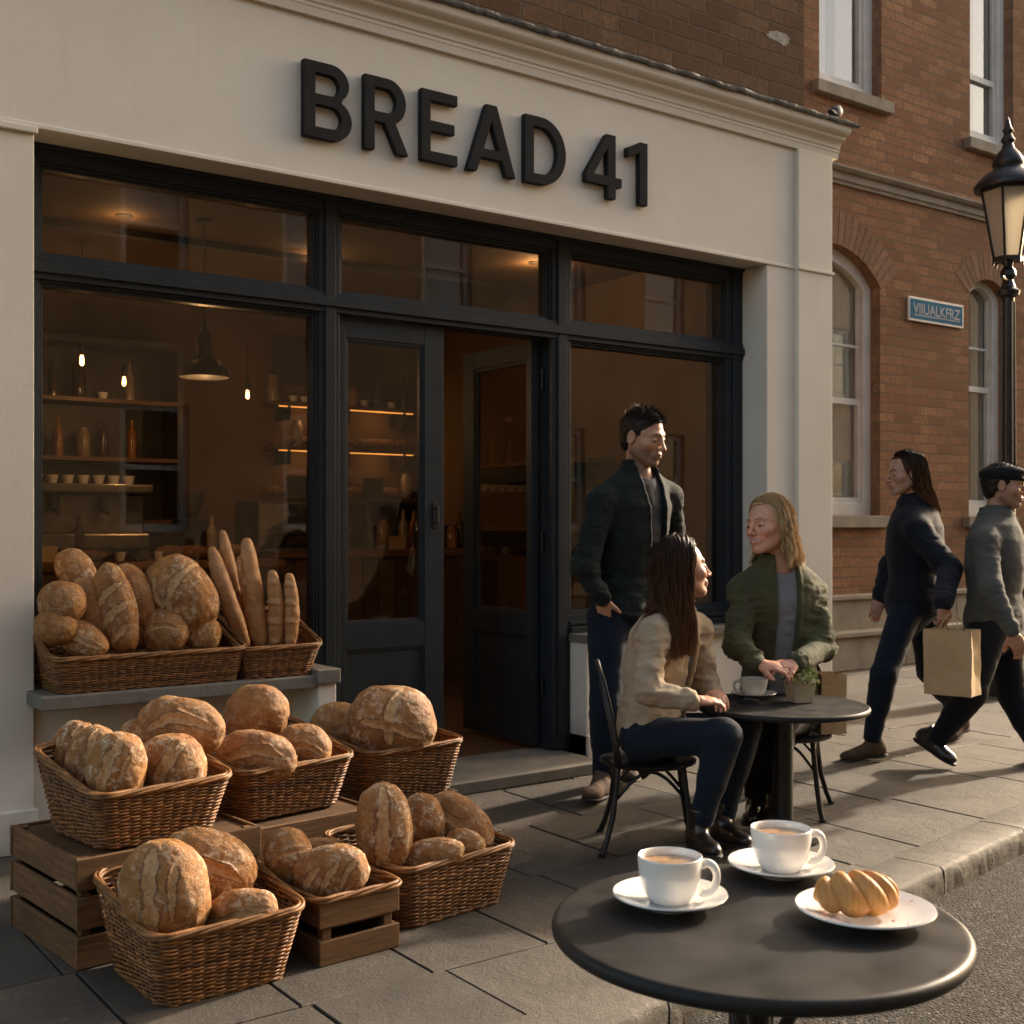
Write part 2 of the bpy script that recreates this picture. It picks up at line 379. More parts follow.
# ================================================================== GROUND
KS = .178
def kerb_y(x): return -2.60 + KS * (x - 2.14)
def clip(poly, a, b, c):            # keep a*x + b*y + c >= 0
    out = []
    for i in range(len(poly)):
        p, q = poly[i], poly[(i + 1) % len(poly)]
        dp = a * p[0] + b * p[1] + c; dq = a * q[0] + b * q[1] + c
        if dp >= 0: out.append(p)
        if dp * dq < 0:
            t = dp / (dp - dq); out.append((p[0] + t * (q[0] - p[0]), p[1] + t * (q[1] - p[1])))
    return out
def pave():
    g = MB(); r = random.Random(5)
    rows = [-3.3, -2.66, -2.04, -1.43, -.83, -.21, .35, 1.0, 1.6, 2.2, 2.4]
    INN = .20
    for k in range(len(rows) - 1):
        y0, y1 = rows[k], rows[k + 1]
        if k >= 6: x = 6.15
        else: x = -4 + .82 - .43 * 2 + (.21 if k % 2 else 0)
        if k == 3: x = -4 + .82 - .43 * 1
        while x < 24:
            w = r.choice([.43, .43, .62, .86]) if k != 3 else r.choice([.415, .43, .44, .60])
            if 0.8 < x < 2.3 and k in (2, 3): w = .42
            gp = .004
            poly = [(x + gp, y0 + gp), (x + w - gp, y0 + gp), (x + w - gp, y1 - gp), (x + gp, y1 - gp)]
            # stay on the shop side of the kerb stones
            poly = clip(poly, -KS, 1, 2.60 + KS * 2.14 - INN)
            if len(poly) >= 3:
                area = abs(sum(p[0] * q[1] - q[0] * p[1] for p, q in zip(poly, poly[1:] + poly[:1]))) / 2
                if area > .003:
                    n = len(poly); dz = r.uniform(-.003, .002); sx, sy = r.uniform(-.003, .003), r.uniform(-.003, .003)
                    cx = sum(p[0] for p in poly) / n; cy = sum(p[1] for p in poly) / n
                    tone = r.uniform(.72, 1.15); warm = r.uniform(.96, 1.03)
                    top = [(p[0] + (cx - p[0]) * .012, p[1] + (cy - p[1]) * .012, dz + sx * (p[0] - cx) + sy * (p[1] - cy)) for p in poly]
                    mid = [(p[0], p[1], dz - .004 + sx * (p[0] - cx) + sy * (p[1] - cy)) for p in poly]
                    bot = [(p[0], p[1], -.03) for p in poly]
                    F = [tuple(range(n))] + [(i, (i + 1) % n, n + (i + 1) % n, n + i) for i in range(n)] + [(n + i, n + (i + 1) % n, 2 * n + (i + 1) % n, 2 * n + i) for i in range(n)]
                    g.add(top + mid + bot, F, (tone * warm, tone, tone / warm))
            x += w
    o = g.build('pavement', MT['paving']); tag(o, kind='structure')
    # sand bed under the joints
    b = MB(); b.add([(-6, kerb_y(-6) + .05, -.016), (24, kerb_y(24) + .05, -.016), (24, 6, -.016), (-6, 6, -.016)], [(0, 1, 2, 3)])
    m = simple('joint_dirt', (.055, .045, .035), (.03, .025, .02), 12, .95, bs=.6, bsc=60, bd=.01)
    tag(b.build('ground', m), kind='structure')
    # kerb stones
    kb = MB(); x = -6.0; ux, uy = 1 / math.hypot(1, KS), KS / math.hypot(1, KS)
    while x < 22:
        L = r.uniform(.80, 1.0); gp = .005; W = .205
        tone = r.uniform(.8, 1.12)
        ns = 26; rows_ = []
        for i in range(ns + 1):
            s = gp + (L - 2 * gp) * i / ns
            bx, by = x + ux * s, kerb_y(x) + uy * s
            j = lambda a: r.uniform(-a, a)
            prof = [(W, -.03), (W, -.004), (W - .006, 0.0), (.10, .001 + j(.0015)), (.014 + j(.003), .000 + j(.001)), (.002 + j(.003), -.012 + j(.003)), (-.003 + j(.004), -.035 + j(.003)), (-.003 + j(.005), -.07), (0 + j(.005), -.16)]
            rows_.append([(bx - uy * d, by + ux * d, z) for d, z in prof])
        npf = len(rows_[0]); V = [p for q in rows_ for p in q]
        F = [(i * npf + k, i * npf + k + 1, (i + 1) * npf + k + 1, (i + 1) * npf + k) for i in range(ns) for k in range(npf - 1)]
        F += [tuple(range(npf)), tuple(ns * npf + k for k in range(npf))[::-1]]
        kb.add(V, F, (tone, tone, tone)); x += L * ux
    tag(kb.build('kerb', MT['kerb'], smooth=True, sharp=50), kind='structure')
    rd = MB(); nx, ny = 70, 30
    V = []; 
    for i in range(nx + 1):
        for k in range(ny + 1):
            px_ = -10 + 40 * i / nx; t = (k / ny)
            py_ = kerb_y(px_) + .02 - t * 9.0
            V.append((px_, py_, -.105 + .05 * min(1, t * 2.2) + .004 * math.sin(px_ * 1.7) * math.sin(py_ * 2.1)))
    F = [(i * (ny + 1) + k, (i + 1) * (ny + 1) + k, (i + 1) * (ny + 1) + k + 1, i * (ny + 1) + k + 1) for i in range(nx) for k in range(ny)]
    rd.add(V, F); tag(rd.build('road', MT['asphalt'], smooth=True), kind='structure')
    tm = MB(); tm.add([(-60, -80, -.14), (90, -80, -.14), (90, 60, -.14), (-60, 60, -.14)], [(0, 1, 2, 3)])
    tag(tm.build('terrain', MT['asphalt']), kind='structure')
pave()

# ================================================================== SHOP BUILDING
shop = empty('shop_building', (0, 0, 0), 0, 'cream rendered shop front with anthracite frames below a dark brick upper wall', 'building')
def bx(name, mat, parent, *bs, bevel=.004, **k):
    g = MB()
    for b_ in bs: g.box(*b_)
    return g.build(name, MT[mat], parent, bevel=bevel, **k)
# fascia: the sign board, its lower bead, the strip over the right pilaster
bx('fascia', 'stucco', shop, (-1.5, 5.784, 0, .36, 2.89, 3.63), (-1.5, 5.783, -.008, .05, 2.885, 2.905))
def moulding(name, mat, prof, x0, x1, parent, bevel=0):
    g = MB(); n = len(prof)
    V = [(x0, y, z) for y, z in prof] + [(x1 - (0 if y > -.02 else 0), y, z) for y, z in prof]
    F = [(i, (i + 1) % n, n + (i + 1) % n, n + i) for i in range(n)] + [tuple(range(n)), tuple(range(n, 2 * n))[::-1]]
    g.add(V, F); return g.build(name, MT[mat], parent, bevel=bevel)
bx('pilaster', 'stucco', shop, (5.535, 5.785, 0.001, .36, .0, 2.885), (5.785, 6.105, -.03, .36, 0, 2.88), (5.785, 6.105, -.03, .36, 2.90, 3.63), (5.78, 6.115, -.042, .36, 2.88, 2.90))
bx('pilaster', 'stucco', shop, (-1.5, 1.265, 0.001, .36, 0, 2.86), (-1.5, 1.275, -.02, .36, 2.86, 2.887), (-1.5, 1.275, -.028, .3, 0, .17))
cor = [(.30, 3.63), (-.022, 3.63), (-.028, 3.665), (-.032, 3.67), (-.032, 3.683)]
for i in range(7):
    t = i / 6 * PI / 2; cor.append((-.040 - .038 * (1 - math.cos(t)), 3.690 + .045 * math.sin(t)))
cor += [(-.083, 3.742), (-.083, 3.752)]
for i in range(7):
    t = i / 6 * PI / 2; cor.append((-.090 - .035 * math.sin(t), 3.758 + .030 * (1 - math.cos(t))))
cor += [(-.128, 3.795), (-.128, 3.812), (.30, 3.83)]
moulding('cornice', 'stucco', cor, -1.5, 6.17, shop)
g = MB(); r = random.Random(3); n = 180; V = []
for i in range(n + 1):
    x = -1.5 + 7.72 * i / n; a = r.uniform(-.006, .006); b_ = r.uniform(-.005, .005)
    V += [(x, -.142 + a, 3.806 + b_), (x, -.150 + a, 3.818 + b_), (x, -.146 + a, 3.834 + b_), (x, -.05, 3.848 + b_), (x, .10, 3.87), (x, .10, 3.84), (x, -.1, 3.814)]
F = [(i * 7 + k, i * 7 + (k + 1) % 7, (i + 1) * 7 + (k + 1) % 7, (i + 1) * 7 + k) for i in range(n) for k in range(7)] + [tuple(range(7)), tuple(n * 7 + k for k in range(7))[::-1]]
g.add(V, F); g.build('flashing', MT['lead'], shop, smooth=True, sharp=50)
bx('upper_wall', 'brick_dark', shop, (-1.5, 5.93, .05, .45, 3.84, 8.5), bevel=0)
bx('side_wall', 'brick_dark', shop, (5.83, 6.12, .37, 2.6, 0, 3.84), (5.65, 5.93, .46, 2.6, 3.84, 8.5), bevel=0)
bx('roof', 'dark', shop, (-1.5, 6.0, .46, 6, 8.3, 8.5), (-1.5, 6.0, 5.8, 6, 0, 8.3), (-1.6, -1.51, .0, 6, 0, 8.5), bevel=0)
bx('stall_riser', 'stucco', shop, (4.165, 5.534, .06, .34, 0, .655), (4.165, 5.534, .045, .34, 0, .15))
bx('stall_riser', 'stucco', shop, (1.27, 2.50, .03, .34, 0, .585))
bx('window_sill', 'ledge', shop, (4.15, 5.538, .015, .20, .655, .70))
lg = MB(); lg.box(1.235, 2.40, -.235, .20, .585, .64); lg.box(2.39, 2.505, -.25, .20, .60, .665)
lg.build('ledge', MT['ledge'], shop, bevel=.006)
bx('ledge_pier', 'stucco', shop, (2.405, 2.492, -.228, .19, 0, .598))
# joinery
fr = MB()
YF = .20
fr.box(1.266, 5.539, YF, .34, 2.815, 2.91); fr.box(1.266, 5.539, YF - .016, .34, 2.868, 2.889)
fr.box(1.266, 5.539, YF - .006, .34, 2.325, 2.42); fr.box(1.27, 5.535, YF - .022, .30, 2.352, 2.395)
for x0, x1 in ((1.268, 1.33), (2.625, 2.735), (4.04, 4.165), (5.39, 5.538)):
    fr.box(x0, x1, YF + .002, .335, .06, 2.90)
for x0, x1 in ((2.652, 2.708), (4.072, 4.132), (5.44, 5.49)):
    fr.box(x0, x1, YF - .012, .3, .065, 2.87)
fr.box(1.33, 2.63, YF + .003, .33, .64, .72); fr.box(4.16, 5.40, YF + .003, .33, .70, .80); fr.box(4.16, 5.40, YF - .02, .3, .70, .735); fr.box(4.16, 5.4, YF-.008, .3, .745, .765)
for (x0, x1, z0, z1) in ((1.33, 2.625, .72, 2.325), (1.33, 2.625, 2.42, 2.815), (2.735, 4.04, 2.42, 2.815), (4.165, 5.39, .80, 2.325), (4.165, 5.39, 2.42, 2.815)):
    for d, y in ((.012, YF + .012), (.024, YF + .024)):
        a = [(x0, z0), (x1, z1)]
        fr.box(x0 - .002, x0 + d, y, y + .06, z0, z1); fr.box(x1 - d, x1 + .002, y, y + .06, z0, z1)
        fr.box(x0 + d, x1 - d, y, y + .06, z0 - .002, z0 + d); fr.box(x0 + d, x1 - d, y, y + .06, z1 - d, z1 + .002)
frame = fr.build('window_frame', MT['frame'], shop, bevel=.003)
for (x0, x1, z0, z1) in ((1.34, 2.62, .73, 2.32), (1.34, 2.62, 2.425, 2.81), (2.74, 4.035, 2.425, 2.81), (4.17, 5.385, .805, 2.32), (4.17, 5.385, 2.425, 2.81)):
    bx('pane', 'glass', frame, (x0, x1, .262, .268, z0, z1), bevel=0)
def door_leaf(name, w, h, label):
    d = MB(); st = .105
    d.box(0, .045, 0, .05, 0, h); d.box(w - .115, w, 0, .05, 0, h); d.box(.045, w - .115, 0.001, .049, h - .10, h)
    d.box(.045, w - .115, .001, .049, .60, .72); d.box(.045, w - .115, .001, .049, 0, .14)
    d.box(.045, w - .115, .014, .036, .14, .60)
    for (x0, x1, z0, z1) in ((.045, w - .115, .72, h - .10), (.045, w - .115, .14, .60)):
        for e, y in ((.012, .006), (.022, .012)):
            for yy in (y, ):
                d.box(x0, x0 + e, yy, .05 - yy, z0, z1); d.box(x1 - e, x1, yy, .05 - yy, z0, z1)
                d.box(x0 + e, x1 - e, yy, .05 - yy, z0, z0 + e); d.box(x0 + e, x1 - e, yy, .05 - yy, z1 - e, z1)
    o = d.build(name, MT['frame'], shop, bevel=.002); o['label'] = label
    bx('pane', 'glass', o, (.05, w - .12, .022, .028, .725, h - .105), bevel=0)
    k = MB(); k.box(w - .068, w - .04, -.006, .0, 1.20, 1.33); k.tube([(w - .054, -.005, 1.30), (w - .054, -.03, 1.30), (w - .054, -.032, 1.24), (w - .054, -.03, 1.215)], .006)
    k.lathe([(.0, 0), (.009, 0), (.009, .004), (0, .004)], 12, M=Matrix.Translation((w - .054, -.006, 1.23)) @ Matrix.Rotation(PI / 2, 4, 'X'))
    k.build('handle', MT['black'], o, bevel=.002)
    return o
dl = door_leaf('door', .615, 2.235, 'closed left leaf of the glazed door'); dl.location = (2.738, .235, .085)
dr = door_leaf('door', .70, 2.235, 'right leaf of the door, opened into the shop'); dr.location = (4.02, .30, .085); dr.rotation_euler = (0, 0, rad(89))
for z in (.35, 1.15, 2.05):
    hg = MB(); hg.lathe([(0, z), (.010, z), (.010, z + .11), (0, z + .11)], 12, c=(4.025, .275)); hg.build('hinge', MT['black'], shop, smooth=True, sharp=40)
bx('doorstep', 'ledge', shop, (2.52, 4.10, -.19, .36, 0, .060), bevel=.006)
# the room behind the glass
bx('floor', 'floorwood', shop, (-1.5, 5.83, .36, 5.8, .0, .058), bevel=0)
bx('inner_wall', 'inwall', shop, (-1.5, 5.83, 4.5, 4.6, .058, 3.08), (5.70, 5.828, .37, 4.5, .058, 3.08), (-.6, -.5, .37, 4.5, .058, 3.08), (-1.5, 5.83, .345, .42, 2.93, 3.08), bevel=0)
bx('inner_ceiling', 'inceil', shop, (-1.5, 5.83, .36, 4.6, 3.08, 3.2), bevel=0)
bx('cable_duct', 'dark', shop, (1.3, 5.6, 2.2, 2.28, 3.04, 3.08), bevel=0)
# wall bracket/pipe fragment above the cornice, pale repair patch in the brick
r = random.Random(21); V = [(5.70 + .11 * math.cos(a) * r.uniform(.7, 1.15), .048, 4.32 + .045 * math.sin(a) * r.uniform(.6, 1.2)) for a in np.linspace(0, 2 * PI, 18)[:-1]]
g = MB(); n = len(V); g.add(V + [(x, .052, z) for x, y, z in V], [tuple(range(n)), tuple(range(n, 2 * n))[::-1]] + [(k, (k + 1) % n, n + (k + 1) % n, n + k) for k in range(n)])
g.build('repair_patch', simple('pale_mortar', (.46, .43, .38), (.22, .17, .13), 30, .95, bs=.8, bsc=60), shop)

# ================================================================== LETTERS
def outline(pts_list, depth, name, mat, parent, bev=.004):
    cu = bpy.data.curves.new(name, 'CURVE'); cu.dimensions = '2D'; cu.fill_mode = 'BOTH'; cu.extrude = depth / 2; cu.bevel_depth = 0
    for pts in pts_list:
        sp = cu.splines.new('POLY'); sp.points.add(len(pts) - 1); sp.use_cyclic_u = True
        for q, p in zip(sp.points, pts): q.co = (p[0], p[1], 0, 1)
    t = bpy.data.objects.new('tmp', cu); COL.objects.link(t)
    dg = bpy.context.evaluated_depsgraph_get(); me = bpy.data.meshes.new_from_object(t.evaluated_get(dg))
    bpy.data.objects.remove(t)
    bm = bmesh.new(); bm.from_mesh(me); bmesh.ops.remove_doubles(bm, verts=bm.verts, dist=1e-5); bmesh.ops.recalc_face_normals(bm, faces=bm.faces); bm.to_mesh(me); bm.free()
    me.materials.clear(); me.materials.append(mat)
    o = bpy.data.objects.new(name, me); COL.objects.link(o); o.parent = parent
    if bev:
        m = o.modifiers.new('b', 'BEVEL'); m.width = bev; m.segments = 2; m.limit_method = 'ANGLE'; m.angle_limit = rad(50)
    return o
def arc(cx, cy, rx, ry, a0, a1, n=14): return [(cx + rx * math.cos(rad(a0 + (a1 - a0) * i / n)), cy + ry * math.sin(rad(a0 + (a1 - a0) * i / n))) for i in range(n + 1)]
S = .27  # stroke in units of cap height 1 (scaled below)
T = .158
glyph = {
 'E': [[(0, 0), (.62, 0), (.62, T*.93), (T, T*.93), (T, .43), (.57, .43), (.57, .575), (T, .575), (T, 1 - T*.93), (.62, 1 - T*.93), (.62, 1), (0, 1)]],
 'D': [[(0, 0), (.30, 0)] + arc(.30, .5, .44, .5, -90, 90, 22) + [(0, 1)], [(T, .148)] + [(T, .852)] + arc(.29, .5, .295, .352, 90, -90, 22)],
 'B': [[(0, 0), (.40, 0)] + arc(.40, .275, .28, .275, -90, 62, 14) + arc(.38, .755, .26, .245, -48, 90, 14) + [(0, 1)], [(T, .145), (T, .44)] + arc(.39, .2925, .145, .1475, 90, -90, 12), [(T, .58), (T, .855)] + arc(.37, .7175, .13, .1375, 90, -90, 12)],
 'R': [[(0, 0), (T, 0), (T, .39), (.32, .39), (.52, 0), (.70, 0), (.49, .41)] + arc(.37, .69, .29, .31, -62, 90, 16) + [(0, 1)], [(T, .53), (T, .855)] + arc(.36, .692, .145, .1625, 90, -90, 12)],
 'A': [[(0, 0), (.165, 0), (.235, .21), (.585, .21), (.655, 0), (.82, 0), (.50, 1), (.32, 1)], [(.285, .35), (.41, .76), (.535, .35)]],
 '4': [[(.42, 0), (.58, 0), (.58, .20), (.70, .20), (.70, .345), (.58, .345), (.58, 1), (.40, 1), (0, .335), (0, .20), (.42, .20)], [(.165, .345), (.42, .345), (.42, .78)]],
 '1': [[(.25, 0), (.42, 0), (.42, 1), (.27, 1), (.0, .87), (.0, .72), (.25, .82)]],
}
sign = empty('shop_sign', (2.41, -.012, 3.07), 0, 'large charcoal raised letters reading BREAD 41 on the cream fascia', 'sign')
spec = [('B', 2.412, 2.656), ('R', 2.724, 2.962), ('E', 3.035, 3.245), ('A', 3.300, 3.600), ('D', 3.659, 3.927), ('4', 4.062, 4.318), ('1', 4.359, 4.506)]
for ch, x0, x1 in spec:
    gl = glyph[ch]; w = max(p[0] for p in gl[0]); H_ = .348
    pts = [[(p[0] / w * (x1 - x0), p[1] * H_) for p in c] for c in gl]
    o = outline(pts, .036, 'letter', MT['letter'], sign)
    o.location = (x0 - 2.395, -.0115, 0); o.rotation_euler = (PI / 2, 0, 0)

# ================================================================== NEIGHBOUR
NY = 2.2
nb = empty('brick_building', (6, NY, 0), 0, 'red brick house with white sash windows set back beyond the shop', 'building')
def arch_hole(x0, x1, z0, z1, rise):
    c = (x0 + x1) / 2; w = (x1 - x0) / 2; R_ = (w * w + rise * rise) / (2 * rise); zc = z1 + rise - R_; a = math.degrees(math.asin(w / R_))
    return [(x0, z0), (x1, z0)] + [(c + R_ * math.sin(rad(t)), zc + R_ * math.cos(rad(t))) for t in np.linspace(a, -a, 17)]
holes = [arch_hole(8.14, 9.54, 1.39, 3.56, .33), arch_hole(10.98, 11.68, 1.39, 3.68, .17), arch_hole(8.66, 9.56, 5.33, 8.3, .12), arch_hole(11.0, 11.78, 5.25, 8.3, .12), arch_hole(13.2, 14.0, 1.39, 3.65, .2)]
wl = outline([[(6.0, -.1), (15.5, -.1), (15.5, 10), (6.0, 10)]] + holes, .36, 'wall', MT['brick'], nb, bev=0)
# outline lies in its own XY: make the mesh itself stand up so object coordinates follow the courses
def standup(o, y): 
    me = o.data; V = np.array([v.co[:] for v in me.vertices]); W = np.stack([V[:, 0] - 6, V[:, 2] + y, V[:, 1]], 1)
    me.vertices.foreach_set('co', W.ravel()); me.update(); bm = bmesh.new(); bm.from_mesh(me); bmesh.ops.recalc_face_normals(bm, faces=bm.faces); bm.to_mesh(me); bm.free()
standup(wl, .18)
MT['archb'] = simple('arch_brick', (.25, .125, .07), (.14, .07, .04), 20, .88, vcol=True, bs=.5, bsc=60)
def arch_ring(x0, x1, z1, rise, th, name='brick_arch', mat='brick', y=-.004, d=.03):
    g = MB(); c = (x0 + x1) / 2; w = (x1 - x0) / 2; R_ = (w * w + rise * rise) / (2 * rise); zc = z1 + rise - R_; a = math.asin(w / R_) * 1.03
    nn = max(8, int(2 * a * (R_ + th / 2) / .085)); rr = random.Random(9)
    for i in range(nn):
        a0 = -a + 2 * a * i / nn + .0035 / R_; a1 = -a + 2 * a * (i + 1) / nn - .0035 / R_
        V = []
        for yy in (y, y + d):
            for R__, aa in ((R_, a0), (R_, a1), (R_ + th, a1), (R_ + th, a0)):
                V.append((c - 6 + R__ * math.sin(aa), yy, zc + R__ * math.cos(aa)))
        t = rr.uniform(.75, 1.15)
        g.add(V, [(0, 1, 2, 3), (4, 7, 6, 5), (0, 4, 5, 1), (1, 5, 6, 2), (2, 6, 7, 3), (3, 7, 4, 0)], (t, t, t))
    return g.build(name, MT['archb'], nb)
arch_ring(8.14, 9.54, 3.56, .33, .32); arch_ring(10.98, 11.68, 3.68, .17, .28)
def sash(x0, x1, z0, z1, rise, mid, bars=(), label=None):
    Y = .15; o_ = arch_hole(x0 + .006, x1 - .006, z0, z1, max(rise, .02)); i_ = arch_hole(x0 + .12, x1 - .12, z0 + .12, z1 - .02, max(rise * .7, .02))
    w = outline([o_, i_], .09, 'window', MT['sash'], nb, bev=.004); standup(w, Y)
    if label: w['label'] = label
    g = MB(); a, b_ = x0 - 6 + .12, x1 - 6 - .12
    top = z1 + rise * .72
    g.box(a, b_, Y - .015, Y + .03, mid - .03, mid + .03)
    g.box(a, a + .045, Y - .02, Y + .03, z0 + .1, mid - .03); g.box(b_ - .045, b_, Y - .02, Y + .03, z0 + .1, mid - .03); g.box(a + .045, b_ - .045, Y - .02, Y + .03, z0 + .1, z0 + .17)
    g.box(a, a + .03, Y + .0, Y + .032, mid + .03, z1); g.box(b_ - .03, b_, Y, Y + .032, mid + .03, z1)
    for z in bars: g.box(a + .03, b_ - .03, Y + .002, Y + .03, z - .012, z + .012)
    g.build('sash', MT['sash'], w, bevel=.003)
    p = MB(); p.box(a, b_, Y + .024, Y + .028, z0 + .1, top); p.build('pane', MT['glass_far'], w)
    # curtains and dark room
    c = MB(); n = 60; rr = random.Random(int(x0 * 10))
    for (ca, cb) in ((a - .02, a + (b_ - a) * .36), (b_ - (b_ - a) * .40, b_ + .02)):
        V = []
        for i in range(n + 1):
            xx = ca + (cb - ca) * i / n; yy = Y + .085 + .018 * math.sin(i * 1.05 + rr.random()) + .01 * math.sin(i * .37)
            V += [(xx, yy, z0 + .02), (xx, yy, top + .1)]
        c.add(V, [(2 * i, 2 * i + 2, 2 * i + 3, 2 * i + 1) for i in range(n)])
    c.build('curtain', MT['curtain'], w, smooth=True)
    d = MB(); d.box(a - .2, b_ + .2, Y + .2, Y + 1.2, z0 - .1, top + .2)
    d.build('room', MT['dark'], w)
    s = MB(); s.box(x0 - 6 - .10, x1 - 6 + .10, -.075, .17, z0 - .115, z0 - .003); s.build('sill', MT['stone'], w, bevel=.008)
MT['curtain'] = simple('net_curtain', (.72, .70, .64), (.60, .58, .53), 5, .9)
sash(8.14, 9.54, 1.39, 3.56, .33, 2.47, (3.0,), 'arched ground floor sash window beside the shop pilaster')
sash(10.98, 11.68, 1.39, 3.68, .17, 2.72, (3.15,), 'narrow arched ground floor sash window behind the street lamp')
sash(8.66, 9.56, 5.33, 8.2, .12, 6.7); sash(11.0, 11.78, 5.25, 8.2, .12, 5.98); sash(13.2, 14.0, 1.39, 3.65, .2, 2.7)
sc_ = [(.05, 4.44), (-.025, 4.44), (-.03, 4.47), (-.045, 4.475), (-.05, 4.50), (-.03, 4.515), (-.03, 4.545), (-.06, 4.555), (-.085, 4.58), (-.085, 4.60), (.05, 4.62)]
g = MB(); n = len(sc_); V = [(0.1, y, z) for y, z in sc_] + [(9.5, y, z) for y, z in sc_]
g.add(V, [(i, (i + 1) % n, n + (i + 1) % n, n + i) for i in range(n)] + [tuple(range(n)), tuple(range(n, 2 * n))[::-1]]); g.build('string_course', MT['stone'], nb)
g = MB(); r = random.Random(8)
for (z0, z1, y0) in ((0, .30, -.30), (.305, .62, -.16)):
    x = .16
    while x < 9.4:
        L = r.uniform(.7, 1.1); t = r.uniform(.85, 1.1); g.box(x, min(9.5, x + L) - .006, y0, .0 - .002, z0, z1, (t, t, t)); x += L
g.box(.16, 9.5, -.34, -.002, .30, .345) ; g.box(.16, 9.5, -.20, -.003, .62, .66)
g.build('plinth', MT['stone'], nb, bevel=.008)
# return end of the neighbour and its back, so the house has volume
g = MB(); g.box(9.2, 9.5, .365, 6, -.1, 10); g.box(.15, 9.5, 5.7, 6, -.1, 10); g.box(.1, 9.5, .365, 5.9, 9.7, 10); g.build('rear_walls', MT['brick'], nb)
# street name plate
ss = empty('street_sign', (9.94, NY - .02, 3.29), 0, 'white edged blue street name plate on the brick wall', 'sign')
bx('plate', 'sash', ss, (0, .90, -.012, .012, 0, .235), bevel=.004)
MT['blue'] = simple('enamel_blue', (.07, .19, .29), (.05, .15, .24), 9, .9, spec=.08); MT['ivory'] = simple('enamel_white', (.55, .55, .52), (.42, .42, .40), 9, .9, spec=.08)
bx('panel', 'blue', ss, (.022, .878, -.016, -.0125, .022, .213), bevel=.001)
def text(s, size, depth, name, mat, parent, loc, w=None, off=0.0, rx=PI / 2):
    cu = bpy.data.curves.new(name, 'FONT'); cu.body = s; cu.size = size; cu.extrude = depth; cu.offset = off; cu.align_x = 'LEFT'
    t = bpy.data.objects.new('tmp', cu); COL.objects.link(t)
    dg = bpy.context.evaluated_depsgraph_get(); me = bpy.data.meshes.new_from_object(t.evaluated_get(dg)); bpy.data.objects.remove(t)
    me.materials.clear(); me.materials.append(mat)
    o = bpy.data.objects.new(name, me); COL.objects.link(o); o.parent = parent; o.location = loc; o.rotation_euler = (rx, 0, 0)
    if w:
        xs = [v.co.x for v in me.vertices]; k = w / (max(xs) - min(xs))
        for v in me.vertices: v.co.x = (v.co.x - min(xs)) * k
    return o
text('VIIUALKFRZ', .145, .001, 'lettering', MT['ivory'], ss, (.06, -.0180, .075), .77, .0015)
bx('underline', 'ivory', ss, (.075, .83, -.0178, -.0165, .055, .065), bevel=0)

# ================================================================== OPPOSITE SIDE OF THE STREET (seen mirrored in the glass)
MT['pale'] = simple('pale_painted_render', (.36, .25, .15), (.25, .17, .10), 1.2, .9)
ob = empty('terrace_houses', (-14, -13, 0), 0, 'pale terrace across the street, mirrored in the shop glass', 'building')
hs = []
for i in range(19):
    for z0, z1 in ((1.2, 3.2), (5.0, 7.0)):
        hs.append([(1 + 2.7 * i, z0), (2.1 + 2.7 * i, z0), (2.1 + 2.7 * i, z1), (1 + 2.7 * i, z1)])
w = outline([[(0, -.1), (52, -.1), (52, 9.4), (0, 9.4)]] + hs, .3, 'wall', MT['pale'], ob, bev=0)
me = w.data; V = np.array([v.co[:] for v in me.vertices]); W = np.stack([V[:, 0], V[:, 2], V[:, 1]], 1); me.vertices.foreach_set('co', W.ravel()); me.update()
fr_, gl_ = MB(), MB()
for h in hs:
    x0, x1, z0, z1 = h[0][0], h[1][0], h[0][1], h[2][1]
    q = MB()
    for b_ in ((x0, x0 + .12, -.05, .05, z0, z1), (x1 - .12, x1, -.05, .05, z0, z1), (x0 + .12, x1 - .12, -.05, .05, z0, z0 + .12), (x0 + .12, x1 - .12, -.05, .05, z1 - .12, z1), (x0 + .12, x1 - .12, -.05, .05, (z0 + z1) / 2 - .04, (z0 + z1) / 2 + .04)): q.box(*b_)
    f_ = q.build('window', MT['sash'], ob)
    q = MB(); q.box(x0 + .1, x1 - .1, -.02, -.01, z0 + .1, z1 - .1); q.build('pane', MT['glass_far'], f_)
bx('rear_wall', 'dark', ob, (0, 52, -6, -.6, -.1, 9.3), bevel=0)
# ================================================================== LAMP POST
lp = empty('street_lamp', (8.44, .20, 0), rad(20), 'black cast iron street lamp with a glazed tapering lantern, by the far brick wall', 'street lamp')
g = MB()
g.lathe([(0, 0), (.17, 0), (.17, .10), (.13, .14), (.13, .62), (.10, .68), (.085, .72), (.10, .76), (.075, .80), (.062, 1.0), (.056, 1.62), (.075, 1.64), (.080, 1.67), (.075, 1.70), (.054, 1.72), (.050, 3.03), (.085, 3.05), (.095, 3.085), (.06, 3.11), (.04, 3.17), (.065, 3.20), (.06, 3.24), (.035, 3.27), (.045, 3.31), (0, 3.31)], 24)
for k in range(8):
    a = k * PI / 4; g.tube([(.058 * math.cos(a), .058 * math.sin(a), 1.74), (.05 * math.cos(a), .05 * math.sin(a), 3.0)], .008, 5)
g.tube([(-.22, 0, 3.16), (.22, 0, 3.16)], .014, 8)
g.build('post', MT['black'], lp, smooth=True, sharp=35)
g = MB(); Rb, Rt = .115, .215; z0, z1 = 3.33, 3.86
g.lathe([(0, z0 - .02), (Rb + .012, z0 - .02), (Rb + .012, z0 + .012), (0, z0 + .012)], 6)
g.lathe([(Rt - .02, z1 - .02), (Rt + .012, z1 - .02), (Rt + .012, z1 + .02), (Rt - .02, z1 + .02)], 6)
